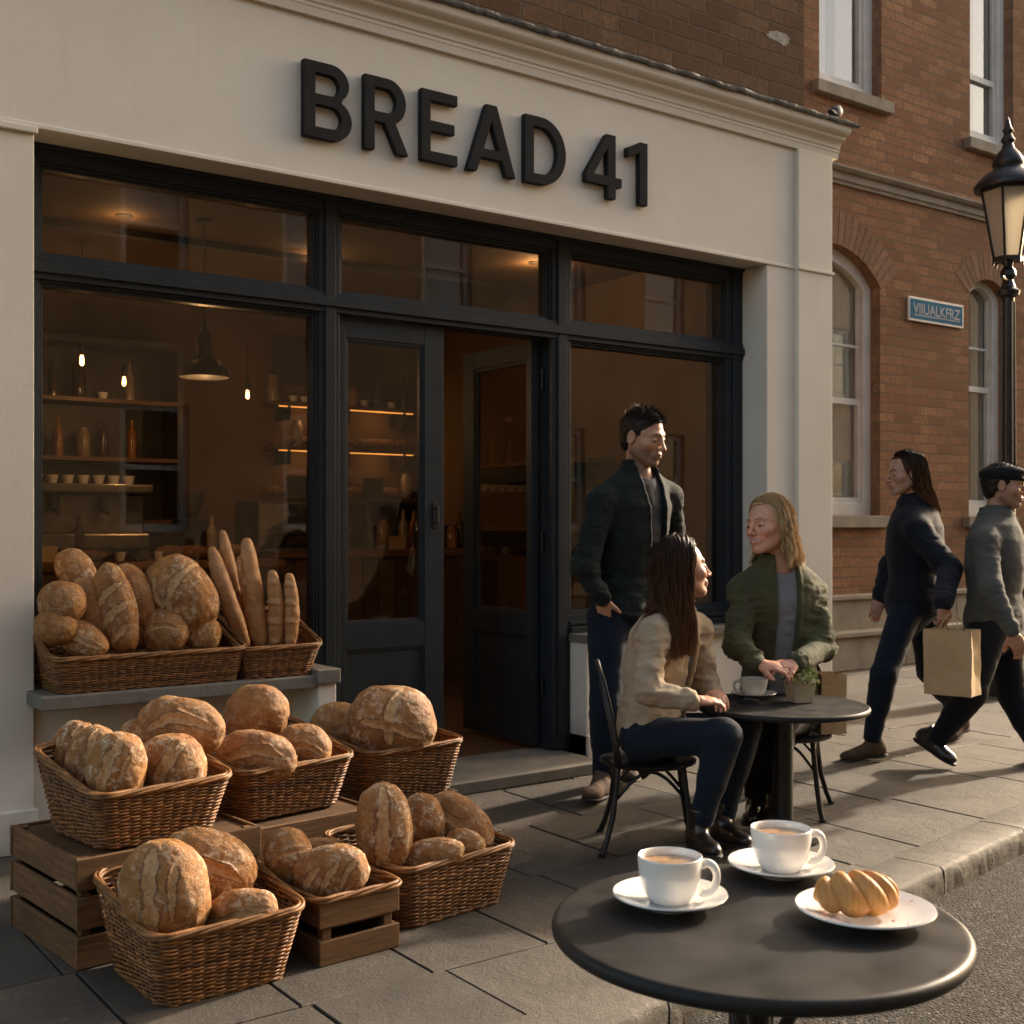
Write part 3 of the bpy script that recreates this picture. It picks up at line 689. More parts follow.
for k in range(6):
    a = k * PI / 3; c, s_ = math.cos(a), math.sin(a); g.tube([(Rb * c, Rb * s_, z0), (Rt * c, Rt * s_, z1)], .011, 6)
    g.tube([((Rb) * c, (Rb) * s_, z0 - .02), ((Rb + .01) * c, (Rb + .01) * s_, z0 - .05)], .009, 6)
g.build('lantern_frame', MT['black'], lp)
g = MB(); V = [(.97 * R_ * math.cos(k * PI / 3), .97 * R_ * math.sin(k * PI / 3), z) for R_, z in ((Rb, z0 + .01), (Rt, z1 - .01)) for k in range(6)]
g.add(V, [(k, (k + 1) % 6, 6 + (k + 1) % 6, 6 + k) for k in range(6)])
m, nt, b = newmat('frosted_glass'); b.inputs['Base Color'].default_value = (.36, .33, .28, 1); b.inputs['Roughness'].default_value = .45; b.inputs['Transmission Weight'].default_value = .35; b.inputs['Alpha'].default_value = 1
g.build('lantern_glass', m, lp)
g = MB(); g.lathe([(0, 3.86), (.265, 3.86), (.272, 3.885), (.255, 3.91), (.20, 3.965), (.125, 4.01), (.115, 4.03), (.128, 4.05), (.118, 4.09), (.085, 4.14), (.055, 4.17), (.04, 4.21), (.058, 4.235), (.04, 4.265), (.028, 4.285), (.045, 4.31), (.022, 4.345), (.012, 4.39), (0, 4.42)], 32)
g.build('lantern_roof', MT['black'], lp, smooth=True, sharp=50)

lp.scale = (.92, .92, 1)
# ================================================================== INSIDE THE SHOP
MT['strip'] = mat_emit('shelf_light', (1.0, .40, .08), .5)
MT['warm'] = mat_emit('lamp_glow', (1.0, .58, .22), 1.6)
MT['bulb'] = mat_emit('filament_glow', (1.0, .50, .14), 7)
def plight(loc, e, r=.02, col=(1, .56, .24), name='light'):
    l = bpy.data.lights.new(name, 'POINT'); l.energy = e; l.color = col; l.shadow_soft_size = r
    o = bpy.data.objects.new(name, l); COL.objects.link(o); o.location = loc; return o
pd = empty('pendant_lamp', (2.65, 1.72, 2.16), 0, 'black dome pendant lamp hanging behind the left window', 'lamp')
g = MB(); out = [(.140, 0), (.137, .015), (.125, .055), (.098, .095), (.060, .118), (.045, .125), (.042, .17), (.046, .18), (.046, .24), (.036, .27), (.016, .285), (.014, .33), (.006, .35), (0.0, .35)]
inn = [(0, .11), (.05, .11), (.09, .085), (.118, .05), (.131, .012)]
g.lathe(inn + out, 40); g.build('shade', MT['black'], pd, smooth=True, sharp=60)
g = MB(); g.tube([(0, 0, .34), (0, 0, .90)], .005, 6); g.lathe([(0, .90), (.05, .90), (.05, .915), (0, .915)], 16); g.build('cord', MT['black'], pd)
g = MB(); g.lathe([(0, .03), (.10, .03), (.11, .04), (0, .06)], 24); g.build('bulb', MT['warm'], pd, smooth=True)
plight((2.65, 1.72, 2.13), 4.5)
for (x, y, z, lb) in ((2.22, 2.65, 2.28, 'leftmost bare glowing filament bulb behind the left window'), (2.76, 3.5, 2.27, 'bare glowing bulb hanging second from left behind the left window'), (3.67, 3.45, 2.23, 'bare glowing bulb hanging to the right of the dome pendant')):
    b_ = empty('pendant_bulb', (x, y, z), 0, lb, 'lamp', 'bare bulbs hanging in the shop')
    g = MB(); g.lathe([(0, .015), (.009, .018), (.014, .034), (.012, .056), (.009, .08), (0, .085)], 16); g.build('bulb', MT['bulb'], b_, smooth=True)
    g = MB(); g.lathe([(0, .08), (.018, .08), (.02, .13), (.01, .16), (0, .16)], 12); g.tube([(0, 0, .15), (0, 0, 3.08 - z)], .003, 5); g.build('cord', MT['black'], b_)
    plight((x, y, z - .06), 1.2)
for i, (x, y) in enumerate(((2.24, 1.90), (3.58, 2.16), (4.9, 1.5))):  # the third is an extra lamp, added to brighten the right side wall
    b_ = empty('downlight', (x, y, 3.074), 0, ('small round ceiling downlight at the far left of the shop', 'small round ceiling downlight near the first mullion', 'added round ceiling downlight brightening the side wall behind the right window')[i], 'lamp', 'ceiling downlights')
    g = MB(); g.lathe([(.035, 0), (.048, 0), (.048, .005), (.035, .005)], 20); g.build('rim', MT['steel'], b_)
    g = MB(); g.lathe([(0, .002), (.034, .002), (.034, .004), (0, .004)], 20); g.build('bulb', MT['bulb'], b_)
    plight((x, y, 3.0), (.5, .6, 1.7)[i])
for (x, y, lb) in ((3.9, 1.3, 'thin black pendant cord crossing the transom light above the doors'),):
    b_ = empty('hanging_cord', (x, y, 2.45), 0, lb, 'cord'); g = MB(); g.tube([(0, 0, 0), (0, 0, .63)], .006, 6); g.build('cord', MT['black'], b_)
    g = MB(); g.lathe([(0, -.12), (.03, -.10), (.03, -.03), (.01, 0), (0, 0)], 12); g.build('socket', MT['black'], b_)
# shelves on the back wall
def shelf(x0, x1, y0, y1, z, label, n, seed, kinds='jlb', light=True):
    t = empty('wall_shelf', ((x0 + x1) / 2, y1, z), 0, label, 'shelf', 'shelves in the shop')
    g = MB(); g.box(-(x1 - x0) / 2, (x1 - x0) / 2, y0 - y1, 0, 0, .035); g.build('board', MT['inwood'], t, bevel=.003)
    g = MB()
    for k in (-.4, 0, .4): g.box((x1 - x0) * k - .012, (x1 - x0) * k + .012, (y0 - y1) * .9, 0, -.12, -.001)
    g.build('bracket', MT['black'], t)
    if light:
        g = MB(); g.box(-(x1 - x0) / 2 + .05, (x1 - x0) / 2 - .05, (y0 - y1) + .03, (y0 - y1) + .045, -.009, -.001); g.build('light_strip', MT['strip'], t)
        for fx in (.25, .75): plight((x0 + (x1 - x0) * fx, (y0 + y1) / 2 - .06, z - .06), .30, .05)
    r = random.Random(seed)
    for i in range(n):
        x = x0 + (x1 - x0) * (i + .5 + r.uniform(-.25, .25)) / n; k = r.choice(kinds); y = (y0 + y1) / 2
        place_goods(k, x, y, z + .036, r, label)
ord_ = ['first', 'second', 'third', 'fourth', 'fifth', 'sixth', 'seventh', 'eighth', 'ninth', 'tenth', 'eleventh', 'twelfth']
cnt = {}
PR = {}
def proto_mesh(k, v):
    if (k, v) in PR: return PR[(k, v)]
    g = MB(); r = random.Random(v)
    if k == 'j':
        h = .13 + .05 * v; g.lathe([(0, 0), (.045, 0), (.05, .01), (.05, h), (.035, h + .02), (.035, h + .045), (0, h + .045)], 16); m = [MT['jar0'], MT['jar1'], MT['jar2']][v % 3]
    elif k == 'b':
        g.lathe([(0, 0), (.035, 0), (.037, .01), (.037, .19), (.012, .24), (.012, .30), (0, .30)], 14); m = [MT['jar1'], MT['jar2'], MT['jar0']][v % 3]
    elif k == 'l':
        a = np.linspace(0, 1, 11); g.tube([(-.12 + .24 * t, 0, .05) for t in a], [max(.006, .052 * math.sqrt(max(0, 1 - (2 * t - 1) ** 2))) for t in a], 12); m = MT['bread']
        g.c = [np.tile((.15, .25, .7), (g.n, 1))]
    elif k == 'c':
        g.lathe([(0, 0), (.025, 0), (.04, .06), (.036, .06), (.022, .006), (0, .006)], 14); m = MT['white']
    else:
        g.box(-.09, .09, -.06, .06, 0, .10 + .04 * v); m = [MT['paper'], MT['inwood'], MT['dark']][v % 3]
    o = g.build('tmp', m, None, smooth=(k != 'x'), sharp=50); me = o.data; bpy.data.objects.remove(o); PR[(k, v)] = me; return me
MT['jar0'] = simple('amber_jar', (.34, .16, .04), (.20, .09, .025), 9, .2); MT['jar1'] = simple('flour_jar', (.30, .23, .15), (.22, .16, .10), 9, .25); MT['jar2'] = simple('dark_bottle', (.06, .035, .02), (.03, .018, .01), 9, .15)
names = {'j': ('storage_jar', 'jar'), 'b': ('bottle', 'bottle'), 'l': ('bread_loaf', 'bread'), 'c': ('coffee_cup', 'cup'), 'x': ('storage_box', 'box')}
look = {('j', 0): 'short amber jar', ('j', 1): 'pale flour jar', ('j', 2): 'tall dark jar', ('b', 0): 'pale bottle', ('b', 1): 'dark bottle', ('b', 2): 'amber bottle', ('l', 0): 'small loaf', ('l', 1): 'small loaf', ('l', 2): 'small loaf', ('c', 0): 'white cup', ('c', 1): 'white cup', ('c', 2): 'white cup', ('x', 0): 'low kraft box', ('x', 1): 'wooden box', ('x', 2): 'tall dark box'}
def place_goods(k, x, y, z, r, where):
    v = r.randrange(3); nm, ct = names[k]
    o = bpy.data.objects.new(nm, proto_mesh(k, v)); COL.objects.link(o); o.location = (x, y, z); o.rotation_euler = (0, 0, r.uniform(-.5, .5))
    key = (look[(k, v)], where); i = cnt.get(key, 0); cnt[key] = i + 1
    w = where.split(',')[0]
    lb = '%s, %s of its kind on the %s' % (look[(k, v)], ord_[min(i, 11)], w)
    if len(lb.split()) > 15: lb = '%s, %s on the %s' % (look[(k, v)], ord_[min(i, 11)], w)
    tag(o, lb, ct, 'goods on the ' + w)
shelf(4.25, 5.65, 4.22, 4.49, 2.30, 'upper right back wall shelf', 10, 1, 'jbjc')
shelf(4.25, 5.65, 4.22, 4.49, 1.93, 'middle right back wall shelf', 9, 2, 'lljl')
shelf(4.25, 5.65, 4.22, 4.49, 1.50, 'lower right back wall shelf', 8, 3, 'xljx', False)
# dark dresser on the left of the back wall
dz_ = empty('dresser', (2.55, 4.2, .06), 0, 'tall dark dresser with bottles at the back left of the shop', 'cabinet')
g = MB(); g.box(-1.2, .87, .25, .29, 0, 2.65); g.box(-1.2, -1.15, -.1, .25, 0, 2.65); g.box(.82, .87, -.1, .25, 0, 2.65); g.box(-1.15, .82, -.1, .25, 2.6, 2.65)
g.build('carcass', MT['dark'], dz_, bevel=.004)
for z in (1.25, 1.72, 2.16):
    g = MB(); g.box(-1.15, .82, -.12, .25, z, z + .03); g.build('shelf', MT['inwood'], dz_)
r = random.Random(12)
for zi, z in enumerate((1.341, 1.811, 2.251)):
    for i in range(9): place_goods(r.choice('bbjcb'), 1.5 + 1.75 * i / 9 + r.uniform(-.04, .04), 4.25, z, r, ('bottom', 'middle', 'top')[zi] + ' dresser shelf')
# counters
def counter(x0, x1, y0, y1, h, label):
    t = empty('counter', ((x0 + x1) / 2, (y0 + y1) / 2, .06), 0, label, 'counter')
    w, d = (x1 - x0) / 2, (y1 - y0) / 2
    g = MB(); g.box(-w, w, -d, d, 0, h - .05)
    for i in range(int(2 * w / .14)): g.box(-w + i * .14, -w + i * .14 + .132, -d - .012, -d - .001, .05, h - .06, (random.uniform(.7, 1.1),) * 3)
    g.build('body', MT['inwood'], t); g = MB(); g.box(-w - .03, w + .03, -d - .04, d + .03, h - .05, h); g.build('worktop', MT['crate'], t, bevel=.004)
counter(1.4, 3.6, 2.75, 3.35, 1.0, 'long wooden serving counter behind the left window')
counter(3.7, 5.5, 3.0, 3.5, 1.05, 'wooden counter at the back, right of the serving counter')
counter(1.35, 2.6, .75, 1.1, .72, 'low wooden window bench behind the upper baskets')
em = empty('espresso_machine', (2.35, 3.05, 1.065), rad(-8), 'steel espresso machine with rows of cups on top of the counter', 'coffee machine')
g = MB(); g.box(-.38, .38, -.22, .22, .08, .18); g.box(-.38, .38, -.02, .22, .18, .44); g.box(-.40, .40, -.24, .24, .44, .50)
for x in (-.34, .34): g.box(x - .03, x + .03, -.2, .2, 0, .08)
g.build('body', MT['steel'], em, bevel=.012)
g = MB()
for x in (-.2, .1, ): g.lathe([(0, .32), (.035, .32), (.035, .42), (0, .42)], 14, c=(x, -.12)); g.tube([(x, -.14, .33), (x, -.30, .31)], .014, 8)
g.build('group_head', MT['black'], em, smooth=True, sharp=40)
r = random.Random(6)
for i in range(7):
    o = bpy.data.objects.new('coffee_cup', proto_mesh('c', 0)); COL.objects.link(o); o.location = (2.05 + .095 * i, 3.05 - .013 * i, 1.566)
    tag(o, 'white cup, %s from left in the row on the espresso machine' % ord_[i], 'cup', 'cups on the espresso machine')
dc = empty('display_case', (4.0, 3.2, 1.112), 0, 'glass pastry display case on the back counter', 'display case')
g = MB()
for x in (-.45, .43): g.box(x, x + .02, -.2, .2, 0, .34)
g.box(-.45, .45, -.2, .2, .34, .36); g.box(-.43, .43, -.19, .19, .17, .18); g.box(-.45, .45, -.2, .2, -.001, .02); g.build('frame', MT['steel'], dc)
bx('pane', 'glass_far', dc, (-.43, .43, -.198, -.194, .02, .34), bevel=0)
for k in range(7):
    r2 = random.Random(k); place_goods('l', 3.65 + .115 * k, 3.15, 1.133, r2, 'display case floor')
gr = empty('coffee_grinder', (3.05, 3.0, 1.065), 0, 'dark coffee grinder on the serving counter', 'coffee grinder')
g = MB(); g.box(-.09, .09, -.12, .12, 0, .28); g.build('body', MT['black'], gr, bevel=.01)
g = MB(); g.lathe([(0, .28), (.05, .28), (.10, .42), (.10, .46), (0, .46)], 20); g.build('hopper', MT['jar2'], gr, smooth=True, sharp=50)
for i, (x, y, z) in enumerate(((1.6, 3.0, 1.065), (1.75, 3.1, 1.065), (3.35, 2.95, 1.065), (4.7, 3.2, 1.115), (5.0, 3.25, 1.115), (5.25, 3.2, 1.115))):
    place_goods('xjlxbx'[i], x, y, z, random.Random(i + 30), 'counter at its ' + ('left end', 'left end near the machine', 'right end', 'back part middle', 'back part right', 'back part end')[i])
mb = empty('menu_board', (4.9, 4.46, 2.5), 0, 'dark chalk menu board on the back wall above the shelves', 'board')
bx('board', 'dark', mb, (-.55, .5, 0, .03, 0, .42)); 
shelf(5.42, 5.69, 1.6, 3.0, 1.75, 'side shelf near the right window', 2, 7, 'jb', False)
shelf(5.42, 5.69, 1.6, 3.0, 1.25, 'lower side shelf near the right window', 2, 9, 'bj', False)

rr_ = random.Random(77)
for i in range(16): place_goods(rr_.choice('jbcxlcb'), 1.55 + 1.95 * i / 16 + rr_.uniform(-.03, .03), rr_.uniform(2.82, 2.90), 1.065, rr_, 'front edge of the serving counter')
for i in range(9): place_goods(rr_.choice('jbcxlb'), 4.5 + .95 * i / 9, rr_.uniform(3.05, 3.12), 1.115, rr_, 'front edge of the back counter')
for i in range(7): place_goods('jbxlcbj'[i], 1.45 + 1.05 * i / 7, .9, .785, rr_, 'low window bench')
# ================================================================== BASKETS, CRATES
def rrect(w, d, rc, n):
    """n points round a rounded rectangle, evenly spaced; returns points and outward normals"""
    pts = []; 
    rc = min(rc, w / 2 - .005, d / 2 - .005)
    for cx, cy, a0 in ((w / 2 - rc, d / 2 - rc, 0), (-w / 2 + rc, d / 2 - rc, 90), (-w / 2 + rc, -d / 2 + rc, 180), (w / 2 - rc, -d / 2 + rc, 270)):
        for i in range(9):
            a = rad(a0 + 90 * i / 8); pts.append((cx + rc * math.cos(a), cy + rc * math.sin(a), math.cos(a), math.sin(a)))
    pts.append(pts[0]); P = np.array(pts); L = np.concatenate([[0], np.cumsum(np.hypot(*np.diff(P[:, :2], axis=0).T))])
    s = np.linspace(0, L[-1], n, endpoint=False)
    Q = np.stack([np.interp(s, L, P[:, k]) for k in range(4)], 1)
    return Q, L[-1]
def basket_shape(w, d, hf, hb, flare, t, n, rc=.05):
    """ring at relative height t (0 bottom .. 1 rim) of a basket whose front is lower than its back"""
    Q, L = rrect(w + 2 * flare * t, d + 2 * flare * t, rc + .01 * t, n)
    y = Q[:, 1]; u = np.clip((y / (d / 2 + flare) + 1) / 2, 0, 1)
    z = t * (hf + (hb - hf) * (u ** 1.15))
    return np.stack([Q[:, 0], y, z], 1), Q[:, 2:], L
def wicker_basket(loc, rz, w, d, hf, hb, flare, seed, label, rows=None):
    t_ = empty('wicker_basket', loc, rad(rz), label, 'basket', 'wicker baskets of bread')
    r = random.Random(seed)
    _, _, L = basket_shape(w, d, hf, hb, flare, .5, 40)
    ns = int(L / .036) // 2 * 2 + 1                       # odd count of stakes: every row swaps sides by itself
    seg = 8; n = ns * seg
    rows = rows or int((hf + hb) / 2 / .0068)
    g = MB()
    for k in range(rows):
        tt = (k + .6) / rows
        P, Nn, _ = basket_shape(w, d, hf, hb, flare, tt, n)
        ph = k % 2
        idx = np.arange(n)
        amp = .0040
        s = np.sin(idx / seg * PI + ph * PI + r.uniform(-.25, .25))
        wob = vnoise(np.stack([P[:, 0] * 14, P[:, 1] * 14, np.full(n, k * .7 + seed)], 1))
        off = amp * s + .0012 * wob
        Q = P.copy(); Q[:, :2] += Nn * off[:, None]; Q[:, 2] += .0016 * wob + .0012 * vnoise(np.stack([P[:, 0] * 40, P[:, 1] * 40, np.full(n, k * 2.1)], 1))
        c = r.uniform(.42, 1.12)
        cc = c * (1 + .22 * vnoise(np.stack([P[:, 0] * 9, P[:, 1] * 9, np.full(n, k * 5.0 + seed)], 1)))
        col = np.repeat(np.stack([cc, cc * r.uniform(.9, 1.02), cc * r.uniform(.8, 1.05)], 1), 5, 0)
        g.tube(Q, r.uniform(.0034, .0044), 5, closed=True, col=col)
    g.build('weave', MT['wicker'], t_, smooth=True)
    g = MB(); st, Nn, _ = basket_shape(w, d, hf, hb, flare, 1.0, ns); sb, _, _ = basket_shape(w, d, hf, hb, flare, 0.0, ns)
    for i in range(ns):
        g.tube([sb[i], sb[i] * .5 + st[i] * .5, st[i]], .0032, 5, col=(.6, .55, .5))
    g.build('stakes', MT['wicker'], t_, smooth=True)
    # rope rim of three twisted canes
    g = MB(); n = 240; P, Nn, L = basket_shape(w, d, hf, hb, flare, 1.0, n)
    tw = max(2, round(L / .50))
    for k in range(4):
        a = np.arange(n) / n * 2 * PI * tw + k * 2 * PI / 4; rr = .0072
        Q = P.copy(); Q[:, :2] += Nn * (rr * np.cos(a))[:, None]; Q[:, 2] += rr * .9 * np.sin(a) + .001
        g.tube(Q, .0062, 6, closed=True, col=(1.0 - .12 * k, .97 - .1 * k, .95 - .1 * k))
    g.build('rim', MT['wicker'], t_, smooth=True)
    # foot cane and woven bottom
    g = MB(); P, Nn, L = basket_shape(w, d, hf, hb, flare, 0.0, 160); P[:, 2] += .008; g.tube(P, .008, 6, closed=True, col=(.6, .55, .5))
    x, y = w / 2 - .02, d / 2 - .02
    for i in range(int(d / .016)):
        yy = -y + i * .016; g.tube([(-x + .02 * math.sin(k) * 0 + 2 * x * k / 10, yy, .014 + .004 * math.sin(k * PI + i * PI)) for k in range(11)], .007, 5, col=(.5, .45, .4))
    g.build('base', MT['wicker'], t_, smooth=True)
    return t_
BK = {
 'A': wicker_basket((1.675, -.035, .642), 0, .74, .33, .135, .27, .035, 1, 'wide wicker basket of mixed loaves at the left end of the grey ledge'),
 'H': wicker_basket((2.235, -.045, .642), 1, .31, .30, .13, .27, .04, 2, 'narrow wicker basket of upright baguettes on the grey ledge'),
 'B': wicker_basket((1.275, -1.165, .325), 9, .38, .37, .17, .26, .045, 3, 'square wicker basket of floury round loaves on the tall crate at left'),
 'C': wicker_basket((1.825, -.965, .288), 9, .40, .34, .175, .27, .045, 4, 'middle wicker basket of three round loaves on the low slatted crate'),
 'E': wicker_basket((2.455, -.735, .222), 7, .40, .36, .20, .25, .04, 5, 'wicker basket with one big boule nearest the shop doorway'),
 'F': wicker_basket((1.305, -1.645, .0), 2, .37, .39, .205, .275, .045, 6, 'front left wicker basket on the paving with three big split loaves'),
 'G': wicker_basket((2.165, -1.465, .0), 8, .43, .38, .20, .235, .04, 7, 'front right wicker basket on the paving with five long loaves'),
}
def crate(loc, rz, w, d, h, slats, label, gap=.02, seed=0, mat='crate', floor=.3):
    t = empty('wooden_crate', loc, rad(rz), label, 'crate', 'wooden crates under the bread')
    r = random.Random(seed); th = .014
    sh = (h - gap * (slats - 1)) / slats
    for sx in (-1, 1):
        g = MB()
        for k in range(slats):
            z = k * (sh + gap); c = r.uniform(.75, 1.1)
            g.box(sx * w / 2 - (th if sx > 0 else 0), sx * w / 2 + (th if sx < 0 else 0), -d / 2 + .001, d / 2 - .001, z, z + sh, (c, c, c))
        g.build('side', MT['crateb'], t, bevel=.003)
    for sy in (-1, 1):
        g = MB()
        for k in range(slats):
            z = k * (sh + gap); c = r.uniform(.75, 1.1)
            y0, y1 = sorted((sy * d / 2, sy * (d / 2 + th)))
            g.box(-w / 2 - .004, w / 2 + .004, y0, y1, z + .001, z + sh - .001, (c, c, c))
        g.build('end', MT['crate'], t, bevel=.003)
    g = MB()
    for sx in (-1, 1):
        for sy in (-1, 1):
            x0, x1 = sorted((sx * (w / 2 - th), sx * (w / 2 - th - .03))); y0, y1 = sorted((sy * (d / 2 - .001), sy * (d / 2 - .031)))
            g.box(x0, x1, y0, y1, .002, h - .003, (.8, .8, .8))
    g.box(-w / 2 + th + .001, w / 2 - th - .001, -d / 2 + .001, d / 2 - .001, h * floor, h * floor + .012, (.6, .6, .6))
    g.build('posts', MT['crateb'], t, bevel=.002)
    return t
crate((1.295, -1.125, 0), 6, .60, .52, .325, 3, 'tall three slat wooden crate at the foot of the left pilaster', .018, 1, 'crate', .93)
crate((1.87, -.975, 0), 6, .48, .50, .286, 2, 'dark low crate carrying the middle wicker basket', .03, 2, 'crate', .93)
crate((2.46, -.735, 0), 5, .42, .36, .220, 2, 'low crate hidden under the basket nearest the doorway', .02, 3, 'crate', .9)
c3 = crate((1.735, -1.62, 0), 4, .275, .35, .185, 2, 'small wooden crate with a wicker rim and two loaves, on the paving', .035, 4, 'crate', .55)
g = MB(); n = 200
for k in range(3):
    Q, L = rrect(.30, .385, .035, n); a = np.arange(n) / n * 2 * PI * 4 + k * 2 * PI / 3
    P = np.stack([Q[:, 0] + Q[:, 2] * .007 * np.cos(a), Q[:, 1] + Q[:, 3] * .007 * np.cos(a), .196 + .007 * np.sin(a)], 1); g.tube(P, .0065, 6, closed=True, col=(1 - .1 * k,) * 3)
for j in range(3):
    Q, L = rrect(.285 - .006 * j, .37 - .006 * j, .03, n); P = np.stack([Q[:, 0], Q[:, 1], np.full(n, .188 - .008 * j)], 1); g.tube(P, .005, 5, closed=True, col=(.8, .75, .7))
g.build('rim', MT['wicker'], c3, smooth=True)

# ================================================================== BREAD
def sphere_grid(nu, nv):
    u = np.linspace(0, 2 * PI, nu, endpoint=False); v = np.linspace(0, PI, nv + 2)[1:-1]
    U, V = np.meshgrid(u, v)
    P = np.stack([np.sin(V) * np.cos(U), np.sin(V) * np.sin(U), np.cos(V)], -1).reshape(-1, 3)
    P = np.concatenate([P, [[0, 0, 1]], [[0, 0, -1]]])
    F = []
    for j in range(nv - 1):
        for i in range(nu):
            a = j * nu + i; b = j * nu + (i + 1) % nu; F.append((a, a + nu, b + nu, b))
    t, q = len(P) - 2, len(P) - 1
    F += [(t, i, (i + 1) % nu) for i in range(nu)] + [(q, (nv - 1) * nu + (i + 1) % nu, (nv - 1) * nu + i) for i in range(nu)]
    return P, F
SG = sphere_grid(112, 72)
def loaf_mesh(rx, ry, rz, seed, slashes, flour=.6, taper=0.0, power=2.3, name='bread_loaf', lump=.038):
    """slashes: (type, params) cut in the face that looks along -y and up; x is the long axis"""
    D, F = SG; r = np.random.default_rng(seed)
    o = r.random(3) * 40
    sc = (np.abs(D) ** power).sum(1) ** (-1 / power)
    P = D * sc[:, None]
    if taper: P[:, 1:] *= (1 - taper * np.abs(P[:, 0:1]) ** 2.2)
    S = np.zeros(len(P)); bulge = np.zeros(len(P))
    for s in slashes:
        # each slash is a curve in the (x,z) view plane: centre, angle, length, width, ear
        cx, cz, ang, ln, wd, ear, bend = s
        ca, sa = math.cos(rad(ang)), math.sin(rad(ang))
        qx = P[:, 0] * rx / max(rx, rz) - cx; qz = P[:, 2] * rz / max(rx, rz) - cz
        a = qx * ca + qz * sa; b = -qx * sa + qz * ca + bend * (a / ln) ** 2
        b = b + .03 * vnoise(P * 5 + o)
        front = np.clip((-P[:, 1] + .35) * 3, 0, 1)
        e = np.clip(1 - (np.abs(a) / ln) ** 3, 0, 1)
        wloc = wd * np.sqrt(e) * (1 + .45 * vnoise(P * 4.5 + o * 1.7) + .15 * vnoise(P * 15 + o)) + 1e-4
        inside = np.clip(1.35 - np.abs(b) / wloc, 0, 1) * front * (e > 0)
        S = np.maximum(S, np.clip(inside * 1.6, 0, 1))
        groove = np.exp(-(b / wloc) ** 2 * 1.5) * e * front
        lip = np.exp(-((b - wloc * 1.15) / (wd * .42)) ** 2) * e * front
        bulge += -.055 * groove + ear * lip
    n1 = fbm(P * 2.1 + o, 3); n2 = fbm(P * 7 + o * 2, 3); n3 = fbm(P * 19 + o, 2)
    crackle = 1 - np.abs(fbm(P * 9 + o * 3, 3)) * 2.2
    rr = 1 + lump * n1 + .012 * n2 + .004 * n3 + bulge - .007 * np.clip(crackle, 0, 1) ** 3
    P = P * rr[:, None] * np.array([rx, ry, rz])
    G = flour * np.clip(.62 + .9 * fbm(P / max(rx, rz) * 2.3 + o, 3), 0, 1) * (1 - .6 * S)
    B = np.clip(.5 + .5 * fbm(P / max(rx, rz) * 1.5 - o, 2), 0, 1) * .6
    C = np.stack([S, G, B], 1)
    m = MB(); m.add(P, F, C); ob = m.build(name, MT['bread'], None, smooth=True)
    return ob
BF = (0, -.035, .185, 0)
def on_y0(px, y):
    Z = (5 + y) / (.81 - .5864 * (px - 512) / FPX); return .81 * (px - 512) / FPX * Z + .5864 * Z
def loaf(px, py, Z, w, h, tilt, kind, seed, label, flour=.6, dep=.8, turn=0, cat='bread', lean=0, group='loaves in the baskets'):
    """px,py: where its middle stands seen at distance Z; w,h: its size there in the same units; tilt: how far it lies over"""
    k = 1.06 * Z / FPX; rx, rz = w * k / 2, h * k / 2; ry = min(rx, rz) * dep if dep < 1.5 else dep
    sl = {'boule1': [(0, .1, 65, .85, .13, .10, .18)], 'boulex': [(0.05, .25, 80, .6, .10, .08, .1), (.1, .05, -15, .7, .10, .07, .1)],
          'plain': [], 'ear': [(0, .28, 10, .75, .10, .13, .30)], 'split': [(.06, .05, 86, .92, .13, .05, -.09)], 'split2': [(-.12, .02, 80, .9, .13, .05, .08), (.34, .05, 76, .55, .06, .04, .0)],
          'diag': [(-.5, 0, 50, .42, .08, .04, .05), (0, 0, 50, .5, .09, .04, .05), (.5, 0, 50, .42, .08, .04, .05)],
          'long': [(0, .04, 4, .9, .10, .05, .08)], 'vdiag': [(0, -.55, 35, .35, .07, .04, .05), (0, -.1, 35, .4, .075, .04, .05), (0, .35, 35, .35, .07, .04, .05)],
          'tear': [(.1, .2, 30, .7, .07, .08, .25), (-.35, .3, 70, .4, .05, .06, .1)]}[kind]
    o = loaf_mesh(rx, ry, rz, seed, sl, flour, power=2.25, taper=.12 if max(w, h) > 1.6 * min(w, h) else 0)
    zf = (5.0 + BF[1] - BF[2] + math.tan(rad(BF[3])) * (on_y0(px, BF[1] - BF[2]) - BF[0])) / (.81 - .5864 * (px - 512) / FPX); Z = max(Z, zf + .95 * ry + .015); p = at(px, py, Z); o.location = p
    o.rotation_euler = Euler((rad(lean), 0, 0)).to_matrix().to_euler()
    M = Matrix.Rotation(-YAW + rad(turn), 4, 'Z') @ Matrix.Rotation(rad(lean), 4, 'X') @ Matrix.Rotation(rad(tilt), 4, 'Y')
    o.rotation_euler = M.to_euler()
    tag(o, label, cat, group); return o
L_ = loaf
A_, B_ = 'ledge basket of mixed loaves', ''
L_(62, 603, 4.72, 44, 42, 0, 'plain', 1, 'small round brown roll at the left end of the ledge basket', .5)
L_(56, 626, 4.62, 40, 36, 10, 'plain', 31, 'dark roll under the small round one at the ledge basket left corner', .3)
L_(80, 638, 4.52, 60, 34, 26, 'long', 2, 'small oval loaf lying at the front left of the ledge basket', .7)
L_(76, 572, 5.0, 34, 46, -30, 'plain', 3, 'grey floured pointed loaf standing at the back left of the ledge basket', 1.0)
L_(90, 612, 4.85, 44, 66, -10, 'plain', 32, 'shadowed loaf behind the tall scored batard on the ledge', .3)
L_(116, 609, 4.68, 40, 92, -13, 'vdiag', 4, 'tall scored batard leaning left in the ledge basket', .7)
L_(134, 596, 4.95, 36, 64, -20, 'plain', 5, 'plain oval loaf standing behind the tall scored batard', .5)
L_(181, 594, 5.02, 60, 80, -35, 'tear', 6, 'big crackled oval loaf at the right of the ledge basket', .9)
